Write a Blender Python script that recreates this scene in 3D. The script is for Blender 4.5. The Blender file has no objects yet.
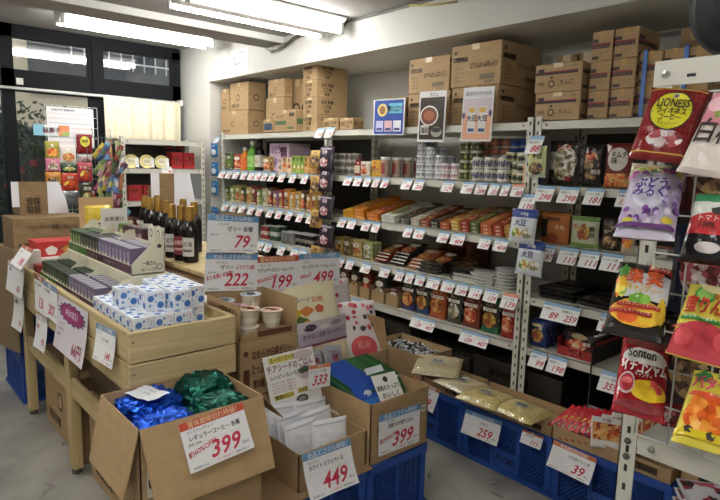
import bpy, math, random
from mathutils import Vector, Matrix, noise
random.seed(7)
SC = bpy.context.scene
COL = SC.collection
# ------------------------------------------------------------------ camera
F = 580.0; H = 1.5
YAW, PITCH, ROLL = math.radians(-48.41), math.radians(-8.44), math.radians(1.404)
fwd = Vector((math.sin(YAW)*math.cos(PITCH), math.cos(YAW)*math.cos(PITCH), math.sin(PITCH)))
rgt0 = Vector((math.cos(YAW), -math.sin(YAW), 0)); up0 = rgt0.cross(fwd)
RG = rgt0*math.cos(ROLL)+up0*math.sin(ROLL); UP = -rgt0*math.sin(ROLL)+up0*math.cos(ROLL)
CAM = Vector((0, 0, H))
cd = bpy.data.cameras.new('camera'); cam = bpy.data.objects.new('camera', cd); COL.objects.link(cam)
cd.sensor_width = 36; cd.lens = 36*F/720; cd.clip_start = .05
mw = Matrix((( RG.x, UP.x, -fwd.x, 0), (RG.y, UP.y, -fwd.y, 0), (RG.z, UP.z, -fwd.z, H), (0, 0, 0, 1)))
cam.matrix_world = mw
SC.camera = cam
SC.view_settings.view_transform = 'Standard'; SC.view_settings.look = 'None'
SC.view_settings.gamma = 1; SC.view_settings.exposure = -0.08
try: SC.view_settings.use_curve_mapping = False
except Exception: pass
w = bpy.data.worlds.new('world'); SC.world = w; w.use_nodes = True
w.node_tree.nodes['Background'].inputs[0].default_value = (.75, .85, 1, 1)
w.node_tree.nodes['Background'].inputs[1].default_value = 1.6
sd = bpy.data.lights.new('sun', 'SUN'); sd.energy = 1.6; sd.angle = math.radians(25); sd.color = (1, .95, .86)
so = bpy.data.objects.new('sun', sd); COL.objects.link(so); so.rotation_euler = Vector((.55, -.25, .8)).to_track_quat('Z', 'Y').to_euler()
LAMP = 42
# ------------------------------------------------------------------ room measures (metres)
YS = 2.58           # front of the long shelving
YB = 2.53           # face of the wall above the recess
XW = -5.51          # window wall
TIER = [1.73, 1.42, 1.13, .85, .585]   # shelf heights, top to bottom
XC = -1.6           # aisle side of the middle display

def ray(px, py):
    a = (px-360)/F; b = -(py-250)/F
    return RG*a+UP*b+fwd
def onY(px, py, Y): d = ray(px, py); return CAM+d*(Y/d.y)
def proj(p): d = p-CAM; q = d.dot(fwd); return 360+F*d.dot(RG)/q, 250-F*d.dot(UP)/q
def xat(px, Y, z):
    py = 200
    for _ in range(6): x = onY(px, py, Y).x; py = proj(Vector((x, Y, z)))[1]
    return x
def onX(px, py, X): d = ray(px, py); return CAM+d*(X/d.x)
def onZ(px, py, Z): d = ray(px, py); return CAM+d*((Z-H)/d.z)

# ------------------------------------------------------------------ materials
def lin(c): return tuple(((x/255)/12.92 if x/255 <= .04045 else ((x/255+.055)/1.055)**2.4) for x in c)
def hexc(s): return lin([int(s[i:i+2], 16) for i in (0, 2, 4)])
MATS = {}
def _new(name):
    m = bpy.data.materials.new(name); m.use_nodes = True
    nt = m.node_tree; b = nt.nodes['Principled BSDF']; return m, nt, b
def noisy(nt, b, c1, c2, scale, detail=4, stretch=(1, 1, 1), lo=.35, hi=.65, bump=0, coord='Object', dist=0):
    tc = nt.nodes.new('ShaderNodeTexCoord'); mp = nt.nodes.new('ShaderNodeMapping'); mp.inputs['Scale'].default_value = stretch
    nz = nt.nodes.new('ShaderNodeTexNoise'); nz.inputs['Scale'].default_value = scale; nz.inputs['Detail'].default_value = detail; nz.inputs['Distortion'].default_value = dist
    cr = nt.nodes.new('ShaderNodeValToRGB'); cr.color_ramp.elements[0].position = lo; cr.color_ramp.elements[1].position = hi
    cr.color_ramp.elements[0].color = (*c1, 1); cr.color_ramp.elements[1].color = (*c2, 1)
    nt.links.new(tc.outputs[coord], mp.inputs[0]); nt.links.new(mp.outputs[0], nz.inputs[0]); nt.links.new(nz.outputs[0], cr.inputs[0])
    nt.links.new(cr.outputs[0], b.inputs['Base Color'])
    if bump:
        bp = nt.nodes.new('ShaderNodeBump'); bp.inputs['Strength'].default_value = bump; bp.inputs['Distance'].default_value = .002
        nt.links.new(nz.outputs[0], bp.inputs['Height']); nt.links.new(bp.outputs[0], b.inputs['Normal'])
    return nz, cr, mp
def blotch(nt, b, cols, scale, rnd=1.0):
    tc = nt.nodes.new('ShaderNodeTexCoord'); v = nt.nodes.new('ShaderNodeTexVoronoi'); v.inputs['Scale'].default_value = scale
    v.inputs['Randomness'].default_value = rnd
    nz = nt.nodes.new('ShaderNodeTexNoise'); nz.inputs['Scale'].default_value = scale*1.3
    mx = nt.nodes.new('ShaderNodeMixRGB'); mx.inputs[0].default_value = .02
    sp = nt.nodes.new('ShaderNodeSeparateColor')
    cr = nt.nodes.new('ShaderNodeValToRGB'); cr.color_ramp.interpolation = 'CONSTANT'
    n = len(cols)
    while len(cr.color_ramp.elements) < n: cr.color_ramp.elements.new(.5)
    for i, c in enumerate(cols):
        cr.color_ramp.elements[i].position = i/n; cr.color_ramp.elements[i].color = (*hexc(c), 1)
    nt.links.new(tc.outputs['Object'], mx.inputs[1]); nt.links.new(nz.outputs['Color'], mx.inputs[2]); nt.links.new(tc.outputs['Object'], nz.inputs[0])
    nt.links.new(mx.outputs[0], v.inputs['Vector']); nt.links.new(v.outputs['Color'], sp.inputs[0]); nt.links.new(sp.outputs[0], cr.inputs[0])
    nt.links.new(cr.outputs[0], b.inputs['Base Color'])
# key syntax: 'rrggbb' matt, 'rrggbb.g' glossy film, 'rrggbb.m' foil/metal, 'food:hex,hex..:scale' blotchy printed picture
def mat(key):
    if key in MATS: return MATS[key]
    if key.startswith('food:'):
        _, cs, sc = key.split(':'); m, nt, b = _new('printed_picture'); blotch(nt, b, cs.split(','), float(sc)); b.inputs['Roughness'].default_value = .35
    elif key in SPECIAL: m = SPECIAL[key]()
    else:
        c, _, f = key.partition('.'); m, nt, b = _new('colour_'+c); b.inputs['Base Color'].default_value = (*hexc(c), 1)
        b.inputs['Roughness'].default_value = {'': .6, 'g': .25, 'm': .3}[f]
        if f == 'm': b.inputs['Metallic'].default_value = .8
    MATS[key] = m; return m
def _card():
    m, nt, b = _new('cardboard'); noisy(nt, b, hexc('a58962'), hexc('af926c'), 14, 5, (1, 1, 3), bump=.05); b.inputs['Roughness'].default_value = .8; return m
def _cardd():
    m, nt, b = _new('shaded_cardboard'); noisy(nt, b, hexc('7c6447'), hexc('8a7152'), 14, 5, (1, 1, 3), bump=.05); b.inputs['Roughness'].default_value = .85; return m  # cardboard copy with the weaker far left lamplight put into its colour
def _card2():
    m, nt, b = _new('cardboard_inside'); noisy(nt, b, hexc('9f825e'), hexc('a98c66'), 14, 5, (3, 1, 1), bump=.05); b.inputs['Roughness'].default_value = .85; return m
def _wood():
    m, nt, b = _new('pine_board'); nz, cr, mp = noisy(nt, b, hexc('ab9468'), hexc('cdb98c'), 3.2, 6, (.7, 6, 9), .3, .7, bump=.15, dist=.8); b.inputs['Roughness'].default_value = .65; return m
def _wood2():
    m, nt, b = _new('pine_board_end'); nz, cr, mp = noisy(nt, b, hexc('b09a6e'), hexc('d3c094'), 3.2, 6, (6, .7, 9), .3, .7, bump=.15, dist=.8); b.inputs['Roughness'].default_value = .65; return m
def _woodv():
    m, nt, b = _new('pine_post'); noisy(nt, b, hexc('ab9468'), hexc('c8b486'), 3.2, 6, (7, 7, .6), .3, .7, bump=.15, dist=.8); b.inputs['Roughness'].default_value = .65; return m
def _floor():
    m, nt, b = _new('painted_concrete'); noisy(nt, b, hexc('84817a'), hexc('a7a49b'), 2.3, 9, (1, 1, 1), .38, .62, bump=.05, dist=.6)
    b.inputs['Roughness'].default_value = .45
    # dark scuffs
    base = b.inputs['Base Color'].links[0].from_socket
    nz = nt.nodes.new('ShaderNodeTexNoise'); nz.inputs['Scale'].default_value = 7; nz.inputs['Detail'].default_value = 6; nz.inputs['Distortion'].default_value = 1.5
    tc = nt.nodes.new('ShaderNodeTexCoord'); nt.links.new(tc.outputs['Object'], nz.inputs[0])
    cr = nt.nodes.new('ShaderNodeValToRGB'); cr.color_ramp.elements[0].position = .62; cr.color_ramp.elements[1].position = .72
    mx = nt.nodes.new('ShaderNodeMixRGB'); mx.inputs[2].default_value = (*hexc('55524c'), 1)
    nt.links.new(nz.outputs[0], cr.inputs[0]); nt.links.new(cr.outputs[0], mx.inputs[0]); nt.links.new(base, mx.inputs[1]); nt.links.new(mx.outputs[0], b.inputs['Base Color'])
    return m
def _pave():
    m, nt, b = _new('pavement'); noisy(nt, b, hexc('a9a59c'), hexc('cfcac0'), 5, 5); b.inputs['Roughness'].default_value = .8; return m
def _wall():
    m, nt, b = _new('wall_paint'); noisy(nt, b, hexc('cfcec8'), hexc('d8d7d1'), 1.4, 3); b.inputs['Roughness'].default_value = .7; return m
def _ceil():
    m, nt, b = _new('ceiling_paint'); noisy(nt, b, hexc('94918d'), hexc('9e9b97'), 1.2, 3); b.inputs['Roughness'].default_value = .8; return m
def _steel():
    m, nt, b = _new('painted_steel'); b.inputs['Base Color'].default_value = (*hexc('d3d1c5'), 1); b.inputs['Roughness'].default_value = .4; return m
def _tile():
    m, nt, b = _new('outside_tile'); tc = nt.nodes.new('ShaderNodeTexCoord'); br = nt.nodes.new('ShaderNodeTexBrick')
    mp = nt.nodes.new('ShaderNodeMapping'); mp.inputs['Rotation'].default_value = (math.pi/2, 0, math.pi/2)
    br.inputs['Scale'].default_value = 4; br.inputs['Color1'].default_value = (*hexc('cbbb9c'), 1); br.inputs['Color2'].default_value = (*hexc('c2b190'), 1)
    br.inputs['Mortar'].default_value = (*hexc('b3a487'), 1); br.inputs['Mortar Size'].default_value = .01
    nt.links.new(tc.outputs['Object'], mp.inputs[0]); nt.links.new(mp.outputs[0], br.inputs[0]); nt.links.new(br.outputs[0], b.inputs['Base Color']); return m
def _brick():
    m, nt, b = _new('outside_paving'); tc = nt.nodes.new('ShaderNodeTexCoord'); br = nt.nodes.new('ShaderNodeTexBrick')
    br.inputs['Scale'].default_value = 5; br.inputs['Color1'].default_value = (*hexc('b9a596'), 1); br.inputs['Color2'].default_value = (*hexc('c9bdb1'), 1); br.inputs['Mortar'].default_value = (*hexc('8f887e'), 1)
    nt.links.new(tc.outputs['Object'], br.inputs[0]); nt.links.new(br.outputs[0], b.inputs['Base Color']); return m
def _glass():
    m = bpy.data.materials.new('window_glass'); m.use_nodes = True; nt = m.node_tree; nt.nodes.clear()
    o = nt.nodes.new('ShaderNodeOutputMaterial'); t = nt.nodes.new('ShaderNodeBsdfTransparent'); g = nt.nodes.new('ShaderNodeBsdfGlossy'); mx = nt.nodes.new('ShaderNodeMixShader')
    t.inputs[0].default_value = (.95, .96, .96, 1); g.inputs['Roughness'].default_value = .03; mx.inputs[0].default_value = .07
    nt.links.new(t.outputs[0], mx.inputs[1]); nt.links.new(g.outputs[0], mx.inputs[2]); nt.links.new(mx.outputs[0], o.inputs[0]); return m
def _film():
    m = bpy.data.materials.new('clear_film'); m.use_nodes = True; nt = m.node_tree; nt.nodes.clear()
    o = nt.nodes.new('ShaderNodeOutputMaterial'); t = nt.nodes.new('ShaderNodeBsdfTransparent'); g = nt.nodes.new('ShaderNodeBsdfGlossy'); mx = nt.nodes.new('ShaderNodeMixShader')
    t.inputs[0].default_value = (.93, .93, .93, 1); g.inputs['Roughness'].default_value = .2; mx.inputs[0].default_value = .08
    nt.links.new(t.outputs[0], mx.inputs[1]); nt.links.new(g.outputs[0], mx.inputs[2]); nt.links.new(mx.outputs[0], o.inputs[0]); return m
def _tube():
    m, nt, b = _new('lit_tube'); b.inputs['Emission Color'].default_value = (1, .985, .95, 1); b.inputs['Emission Strength'].default_value = LAMP; return m
def _leaf():
    m, nt, b = _new('leaf'); noisy(nt, b, hexc('141d12'), hexc('2b3a24'), 18, 4); b.inputs['Roughness'].default_value = .6; return m
def _curtain():
    m, nt, b = _new('cream_cloth'); noisy(nt, b, hexc('e9dfc4'), hexc('f3ead2'), 30, 3); b.inputs['Roughness'].default_value = .9
    b.inputs['Transmission Weight'].default_value = 0; return m
def _grain(nm, a, c, s):
    def f():
        m, nt, b = _new(nm); noisy(nt, b, hexc(a), hexc(c), s, 3, lo=.35, hi=.65, bump=.25); b.inputs['Roughness'].default_value = .35; return m
    return f
def _dfr():
    m, nt, b = _new('dark_window_frame'); b.inputs['Base Color'].default_value = (*hexc('1b1c20'), 1); b.inputs['Roughness'].default_value = .7; b.inputs['Specular IOR Level'].default_value = .12; return m
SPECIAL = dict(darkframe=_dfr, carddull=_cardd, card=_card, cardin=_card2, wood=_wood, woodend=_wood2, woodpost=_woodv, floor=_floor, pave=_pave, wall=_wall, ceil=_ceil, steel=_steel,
    tile=_tile, brick=_brick, glass=_glass, film=_film, tube=_tube, leaf=_leaf, curtain=_curtain,
    fu_pale=_grain('pale_dried_bread', 'c4b48c', 'e0d4ae', 120), fu_yellow=_grain('yellow_dried_bread', 'cbb46a', 'eadb9c', 100),
    plaster=_grain('torn_plaster', '6e6a60', 'b5b0a2', 60))

# ------------------------------------------------------------------ text cache
_TX = {}
def text2d(s):
    """flat triangles of a line of type: height about 1, left aligned, baseline 0"""
    if s in _TX: return _TX[s]
    c = bpy.data.curves.new('type', 'FONT'); c.body = s; c.resolution_u = 2; c.offset = .018 if s.isascii() else 0
    o = bpy.data.objects.new('type', c); m = bpy.data.meshes.new_from_object(o)
    V = [(v.co.x, v.co.y) for v in m.vertices]; P = [tuple(p.vertices) for p in m.polygons]
    bpy.data.objects.remove(o); bpy.data.meshes.remove(m); bpy.data.curves.remove(c)
    if V:
        x0 = min(v[0] for v in V); x1 = max(v[0] for v in V); y0 = min(v[1] for v in V); y1 = max(v[1] for v in V)
    else: x0 = y0 = 0; x1 = y1 = 1
    _TX[s] = (V, P, x0, x1, y0, y1); return _TX[s]

# ------------------------------------------------------------------ mesh builder
class M:
    def __init__(s): s.v = []; s.f = []; s.k = []; s.keys = []; s.T = None; s.sm = set()
    def key(s, k):
        if k not in s.keys: s.keys.append(k)
        return s.keys.index(k)
    def add(s, vs, fs, k, smooth=False):
        n = len(s.v)
        for p in vs:
            p = Vector(p); s.v.append(s.T @ p if s.T else p)
        i = s.key(k)
        for f in fs:
            if smooth: s.sm.add(len(s.f))
            s.f.append([a+n for a in f]); s.k.append(i)
    def box(s, x0, x1, y0, y1, z0, z1, k, sides=None):
        v = [(x0,y0,z0),(x1,y0,z0),(x1,y1,z0),(x0,y1,z0),(x0,y0,z1),(x1,y0,z1),(x1,y1,z1),(x0,y1,z1)]
        fs = [(0,3,2,1),(4,5,6,7),(0,1,5,4),(1,2,6,5),(2,3,7,6),(3,0,4,7)]
        if isinstance(k, dict):
            for nm, f in zip('bt-+yx', fs):   # b bottom t top - front(-Y) + right(+X) y back x left
                s.add(v, [f], k.get(nm, k['*']))
        else: s.add(v, fs, k)
    def bbox(s, x0, x1, y0, y1, z0, z1, k, r=.002):
        """box with chamfered vertical and horizontal edges"""
        def ring(z, i): return [(x0+i,y0+r,z),(x0+r,y0+i,z),(x1-r,y0+i,z),(x1-i,y0+r,z),(x1-i,y1-r,z),(x1-r,y1-i,z),(x0+r,y1-i,z),(x0+i,y1-r,z)]
        def inset(z): return [(x0+r,y0+r,z),(x0+r,y0+r,z),(x1-r,y0+r,z),(x1-r,y0+r,z),(x1-r,y1-r,z),(x1-r,y1-r,z),(x0+r,y1-r,z),(x0+r,y1-r,z)]
        R = [inset(z0), ring(z0+r, 0), ring(z1-r, 0), inset(z1)]
        v = [p for q in R for p in q]; f = []
        for a in range(3):
            for b in range(8): f.append((a*8+b, a*8+(b+1) % 8, (a+1)*8+(b+1) % 8, (a+1)*8+b))
        f.append((7,5,3,1)); f.append((25,27,29,31)); s.add(v, f, k)
    def quad(s, a, b, c, d, k): s.add([a, b, c, d], [(0, 1, 2, 3)], k)
    def lathe(s, prof, k, c=(0, 0, 0), n=16, cap=True, arc=None, smooth=True):
        """prof: list of (r,z[,key]); key applies to the band that starts there"""
        rings = []
        a0, a1 = arc or (0, 2*math.pi); m = n if not arc else n+1
        for p in prof: rings.append([(c[0]+p[0]*math.cos(a0+(a1-a0)*i/n), c[1]+p[0]*math.sin(a0+(a1-a0)*i/n), c[2]+p[1]) for i in range(m)])
        for j in range(len(prof)-1):
            kk = prof[j][2] if len(prof[j]) > 2 else k
            s.add(rings[j]+rings[j+1], [(i, (i+1) % m, m+(i+1) % m, m+i) for i in range(n)], kk, smooth)
        if cap and not arc:
            if prof[0][0] > 0: s.add(rings[0], [tuple(range(n))[::-1]], prof[0][2] if len(prof[0]) > 2 else k)
            if prof[-1][0] > 0: s.add(rings[-1], [tuple(range(n))], prof[-1][2] if len(prof[-1]) > 2 else k)
    def tube(s, pts, r, k, n=6):
        pts = [Vector(p) for p in pts]; vs = []; 
        for i, p in enumerate(pts):
            d = (pts[min(i+1, len(pts)-1)]-pts[max(i-1, 0)]).normalized()
            a = d.cross(Vector((0, 0, 1)) if abs(d.z) < .9 else Vector((1, 0, 0))).normalized(); b = d.cross(a)
            vs += [p+(a*math.cos(t)+b*math.sin(t))*r for t in [2*math.pi*j/n for j in range(n)]]
        fs = [(i*n+j, i*n+(j+1) % n, (i+1)*n+(j+1) % n, (i+1)*n+j) for i in range(len(pts)-1) for j in range(n)]
        fs += [tuple(range(n))[::-1], tuple(range((len(pts)-1)*n, len(pts)*n))]
        s.add(vs, fs, k, True)
    def grid(s, fn, nu, nv, k, smooth=True, flip=False):
        vs = [fn(i/nu, j/nv) for j in range(nv+1) for i in range(nu+1)]
        fs = [(j*(nu+1)+i, j*(nu+1)+i+1, (j+1)*(nu+1)+i+1, (j+1)*(nu+1)+i) for j in range(nv) for i in range(nu)]
        if flip: fs = [f[::-1] for f in fs]
        if callable(k):
            for f, (j, i) in zip(fs, [(j, i) for j in range(nv) for i in range(nu)]): s.add([vs[a] for a in f], [(0, 1, 2, 3)], k((i+.5)/nu, (j+.5)/nv), smooth)
        else: s.add(vs, fs, k, smooth)
    # flat art. mp maps (x, z, lift) to 3D; default is the plane y=0 facing -Y
    def text(s, st, x, z, h, k, w=None, mp=None, align='l', shear=0, rot=0, lift=.0008, maxw=None, _bold=False):
        V, P, x0, x1, y0, y1 = text2d(st)
        sc = h/.72; sx = sc
        if w: sx = w/(x1-x0)
        elif maxw and (x1-x0)*sc > maxw: sx = maxw/(x1-x0)
        wd = (x1-x0)*sx; ox = {'l': 0, 'c': -wd/2, 'r': -wd}[align]
        cr, sr = math.cos(rot), math.sin(rot); out = []
        for a, b in V:
            u = (a-x0)*sx+ox+shear*b*sc; q = b*sc
            u, q = u*cr-q*sr, u*sr+q*cr
            u += x; q += z
            out.append(mp(u, q, lift) if mp else (u, -lift, q))
        s.add(out, P, k)
        if h > .0125 and not st.isascii() and not _bold:      # heavy brush weight
            for dx, dz in ((.045, 0), (0, .04), (.045, .04)): s.text(st, x+dx*h, z+dz*h, h, k, w, mp, align, shear, rot, lift, maxw, True)
    def rect(s, x0, x1, z0, z1, k, mp=None, lift=.0005, n=1, m=1):
        fn = (lambda a, b: mp(x0+(x1-x0)*a, z0+(z1-z0)*b, lift)) if mp else (lambda a, b: (x0+(x1-x0)*a, -lift, z0+(z1-z0)*b))
        s.grid(fn, n, m, k, smooth=bool(mp))
    def disc(s, x, z, rx, rz, k, mp=None, lift=.0006, n=20, rings=1, rot=0, wob=0):
        vs = []; c, q = math.cos(rot), math.sin(rot)
        def P(r, t):
            e = 1+wob*math.sin(5*t)+wob*.6*math.sin(9*t+1); a = rx*r*e*math.cos(t); b = rz*r*e*math.sin(t)
            u, v = x+a*c-b*q, z+a*q+b*c; return mp(u, v, lift) if mp else (u, -lift, v)
        vs = [P(0, 0)]
        for j in range(1, rings+1): vs += [P(j/rings, 2*math.pi*i/n) for i in range(n)]
        fs = [(0, 1+i, 1+(i+1) % n) for i in range(n)]
        for j in range(rings-1): fs += [(1+j*n+i, 1+(j+1)*n+i, 1+(j+1)*n+(i+1) % n, 1+j*n+(i+1) % n) for i in range(n)]
        s.add(vs, fs, k)
    def mesh(s, name):
        me = bpy.data.meshes.new(name); me.from_pydata([tuple(p) for p in s.v], [], s.f)
        for k in s.keys: me.materials.append(mat(k))
        me.polygons.foreach_set('material_index', s.k)
        me.polygons.foreach_set('use_smooth', [i in s.sm for i in range(len(s.f))])
        me.update(); return me
def tag(o, label=None, cat=None, group=None, kind=None):
    if label: o['label'] = label
    if cat: o['category'] = cat
    if group: o['group'] = group
    if kind: o['kind'] = kind
    return o
def place(o, mtx=None, loc=None, rz=0, rx=0, ry=0):
    if mtx is not None: o.matrix_world = mtx
    else:
        if loc is not None: o.location = loc
        o.rotation_euler = (rx, ry, rz)
    return o
def obj(name, m, parent=None, label=None, cat=None, group=None, kind=None, **kw):
    o = bpy.data.objects.new(name, m.mesh(name) if isinstance(m, M) else m); COL.objects.link(o)
    if parent: o.parent = parent
    tag(o, label, cat, group, kind); return place(o, **kw)
def empty(name, label, cat, group=None, **kw):
    o = bpy.data.objects.new(name, None); COL.objects.link(o); o.empty_display_size = .1
    tag(o, label, cat, group); return place(o, **kw)
def dup(o, label=None, group=None, **kw):
    c = o.copy(); COL.objects.link(c)
    for ch in list(o.children):
        d = ch.copy(); COL.objects.link(d); d.parent = c
        for g in list(ch.children):
            e = g.copy(); COL.objects.link(e); e.parent = d
    if label: c['label'] = label
    if group: c['group'] = group
    return place(c, **kw)
def struct(name, m): return obj(name, m, kind='structure')
def frame(TL, TR, BL):
    """pose (origin top centre, x right, z up, faces -y) and size from three corners in the room"""
    x = (TR-TL); w = x.length; x = x.normalized(); d = BL-TL; d = d-x*d.dot(x); h = d.length; z = -d.normalized(); y = z.cross(x)
    o = TL+x*(w/2)
    return Matrix(((x.x, y.x, z.x, o.x), (x.y, y.y, z.y, o.y), (x.z, y.z, z.z, o.z), (0, 0, 0, 1))), w, h

# ================================================================== THE ROOM
m = M(); m.box(XW, 1.6, -1.6, 3.2, -.1, 0, 'floor'); struct('floor', m)
m = M(); m.box(-3.78, 1.6, -1.6, YB, 2.42, 2.5, 'ceil'); m.box(XW-.1, -4.05, -1.6, YB, 2.54, 2.62, 'ceil'); struct('ceiling', m)
m = M(); m.box(-4.05, -3.78, -1.6, YB, 2.38, 2.62, 'ceil'); m.box(-3.78, -3.765, -1.6, YB, 2.375, 2.42, 'wall'); struct('trim_1', m)
XJ = -4.95
m = M()
m.box(XJ, 1.6, YB, 3.2, 2.2, 2.62, 'wall')                   # bulkhead over the recess
m.box(XW-.1, XJ, YB, 3.3, 0, 2.62, 'wall')                   # left of the recess
m.box(XJ, 1.6, 3.15, 3.25, 0, 2.2, 'wall')                   # back of the recess
struct('wall_back', m)
m = M(); m.box(1.6, 1.7, -1.6, 3.25, 0, 2.62, 'wall'); struct('wall_right', m)
m = M(); m.box(XW, 1.6, -1.7, -1.6, 0, 2.62, 'wall'); struct('wall_front', m)
# window wall: dark frame, transoms, glass
m = M(); K = 'darkframe'
def fx(y0, y1, z0, z1, d=.05): m.box(XW-d, XW+d*.6, y0, y1, z0, z1, K)
m.box(XW-.08, XW+.02, -1.6, .0, 0, 2.6, 'wall')
fx(.0, 2.5, 2.44, 2.54); fx(.0, 2.5, 2.02, 2.19); fx(1.0, 1.09, 0, 2.54); fx(1.67, 1.79, 0, 2.5, .06); fx(2.42, 2.5, 0, 2.5); fx(1.09, 2.5, 0, .12)
m.box(XW-.02, XW+.05, 1.69, 1.71, 2.0, 2.5, K)
struct('window_1', m)
m = M()
for a, b, c, d in ((1.09, 1.67, 2.19, 2.44), (1.79, 2.42, 2.19, 2.44), (1.09, 1.67, .12, 2.02), (1.79, 2.42, .12, 2.02)):
    m.box(XW-.012, XW-.006, a, b, c, d, 'glass')
obj('pane', m, parent=bpy.data.objects['window_1'])
m = M(); m.box(XW+.03, XW+.045, 1.1, 1.15, 2.07, 2.12, 'cfcfca')
obj('wall_sticker', m, label='small white sticker on the dark window frame above the curtain rail', cat='sticker')

# outside
m = M(); m.box(-16, XW-.1, -6, 8, -.12, -.02, 'pave'); struct('ground_pavement', m)
m = M(); m.box(-10.5, -6.6, -3, 6, -.02, -.005, 'brick'); struct('ground_paving', m)
m = M(); m.box(-8.7, -8.5, .8, 7, 0, 5, 'tile'); m.box(-8.5, -8.46, 1.85, 6.5, 2.3, 4.6, '22262a'); struct('wall_outside', m)
m = M()
for i in range(9):
    m.tube([(-8.43, 2.35+i*.16, 2.7), (-8.43, 2.35+i*.16, 4.2)], .012, 'c9c9c4')
for i in range(6): m.tube([(-8.43, 2.3, 2.8+i*.22), (-8.43, 3.8, 2.8+i*.22)], .012, 'c9c9c4')
obj('window_grille', m, label='white metal grille seen through the right transom window outside', cat='grille')
# bush with red flowers
m = M(); R = random.Random(3)
for i in range(5200):
    p = Vector((-6.55+R.gauss(0, .22), .6+R.gauss(0, .6), R.uniform(.05, 1.0)**.7*2.0))
    if abs(p.x+6.55) > .5: continue
    a = Vector((R.uniform(-1, 1), R.uniform(-1, 1), R.uniform(-1, 1))).normalized(); b = a.cross(Vector((R.random(), R.random(), R.random()))).normalized()
    l = R.uniform(.02, .042); m.add([p-a*l, p+b*l*.45, p+a*l, p-b*l*.45], [(0, 1, 2, 3)], 'leaf')
hd = M(); hd.grid(lambda a, b: (-6.62+.12*math.sin(a*9+b*4), -.7+2.7*a, 1.85*b+.08*math.sin(a*21)*b), 30, 12, 'leaf')
tr = empty('flowering_bush', 'dark green leafy bush with red flowers outside the window', 'bush', loc=(0, 0, 0))
obj('foliage', m, parent=tr); obj('hedge_core', hd, parent=tr)
m = M()
for i in range(5): m.tube([(-6.55, .2+i*.2, 0), (-6.5+R.uniform(-.1, .1), .15+i*.22, .8), (-6.55+R.uniform(-.2, .2), .1+i*.25, 1.5)], .015, '4a3d2e')
obj('stem', m, parent=tr)
for px, py in ((21, 170), (33, 163), (8, 186), (15, 150)):
    c = onX(px, py, -6.05); m = M()
    for j in range(6):
        a = j*math.pi/3; m.disc(.018*math.cos(a), .018*math.sin(a), .02, .014, 'a03a45', rot=a, n=8, lift=.004*j)
    m.T = None; obj('flower', m, parent=tr, loc=c, rz=math.pi/2)

# ceiling lamps --------------------------------------------------------------
def lamp(x, y0, y1, zc, wd, label, tubes=2):
    t = empty('fluorescent_lamp', label, 'ceiling lamp', 'ceiling lamps', loc=(x, (y0+y1)/2, zc))
    L = (y1-y0)/2
    m = M(); pr_ = [(-wd*.5, 0), (-wd*.5, -.012), (-wd*.16, -.085), (wd*.16, -.085), (wd*.5, -.012), (wd*.5, 0)]
    m.add([(p, -L, q) for p, q in pr_]+[(p, L, q) for p, q in pr_], [(5, 4, 3, 2, 1, 0), (6, 7, 8, 9, 10, 11)]+[(i, i+1, 7+i, 6+i) for i in range(5)], 'f2f2ee'); obj('lamp_body', m, parent=t)
    for i in range(tubes):
        xx = (i-(tubes-1)/2)*wd*.74
        m = M(); m.tube([(xx, -L+.03, -.075), (xx, L-.03, -.075)], .02, 'tube', n=12); obj('tube', m, parent=t)
        for e in (-1, 1):
            m = M(); m.box(xx-.014, xx+.014, e*(L-.015)-.012, e*(L-.015)+.012, -.1, -.02, 'd0d0cc'); obj('lamp_holder', m, parent=t)
    return t
lamp(-4.66, 1.22, 2.4, 2.53, .2, 'lit fluorescent ceiling lamp in front of the dark transom window')
lamp(-3.1, 1.4, 2.46, 2.415, .3, 'lit twin tube ceiling lamp nearest the recess wall')
lamp(-1.3, -.6, .6, 2.42, .22, 'added unseen twin tube lamp above the middle of the shop')  # this and the next two: added for light, out of view
lamp(-3.12, -.6, .6, 2.42, .22, 'added unseen twin tube lamp over the wooden table')
lamp(.6, -.6, .6, 2.42, .22, 'added unseen twin tube lamp over the front of the shop')
# torn hole with plaster, cables on the wall
m = M(); m.grid(lambda a, b: (-4.02+.36*a, YB-.012-.02*math.sin(a*3.1)*math.sin(b*3.1), 2.375-.055*math.sin(a*3.1)*(1-b)), 14, 6, 'plaster'); struct('trim_2', m)
def cable(pts, r, label, k='55534f'):
    m = M(); m.tube(pts, r, k); obj('cable', m, label=label, cat='cable')
cable([(-3.9, YB-.012, 2.33), (-3.72, YB-.02, 2.35), (-3.6, YB-.02, 2.385), (-3.4, YB-.02, 2.405)], .012, 'thick grey cable leaving the torn plaster hole beside the beam')
cable([(-3.0, YB-.02, 2.41), (-3.04, YB-.03, 2.38), (-3.2, YB-.03, 2.36), (-3.3, YB-.03, 2.35)], .01, 'short cable curling at the wall end of the twin lamp')
cable([(-3.0, YB-.012, 2.405), (-2.3, YB-.012, 2.41), (-1.8, YB-.012, 2.41), (-1.0, YB-.012, 2.41)], .008, 'thin grey cable running along the ceiling corner', '6a6863')
cable([(-2.45, YB-.02, 2.405), (-2.25, YB-.02, 2.375), (-2.1, YB-.02, 2.365)], .006, 'loose yellowish cable end below the ceiling corner', 'b0a060')
# notice paper on the wall
A, B, C = onY(231, 51, YB-.004), onY(248, 47, YB-.004), onY(231, 74, YB-.004)
mt, ww, hh = frame(A, B, C); m = M(); m.box(-ww/2, ww/2, 0, .001, -hh, 0, 'f2f2f0')
for i, s in enumerate(('いらっしゃいませ', '当店では', 'レジ袋は有料です', 'ご協力ください')): m.text(s, -ww*.42, -hh*(.2+i*.23), hh*.09, '3a4a8a', maxw=ww*.84)
obj('wall_notice', m, label='white paper notice with blue writing on the wall by the beam', cat='notice', mtx=mt)
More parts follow.
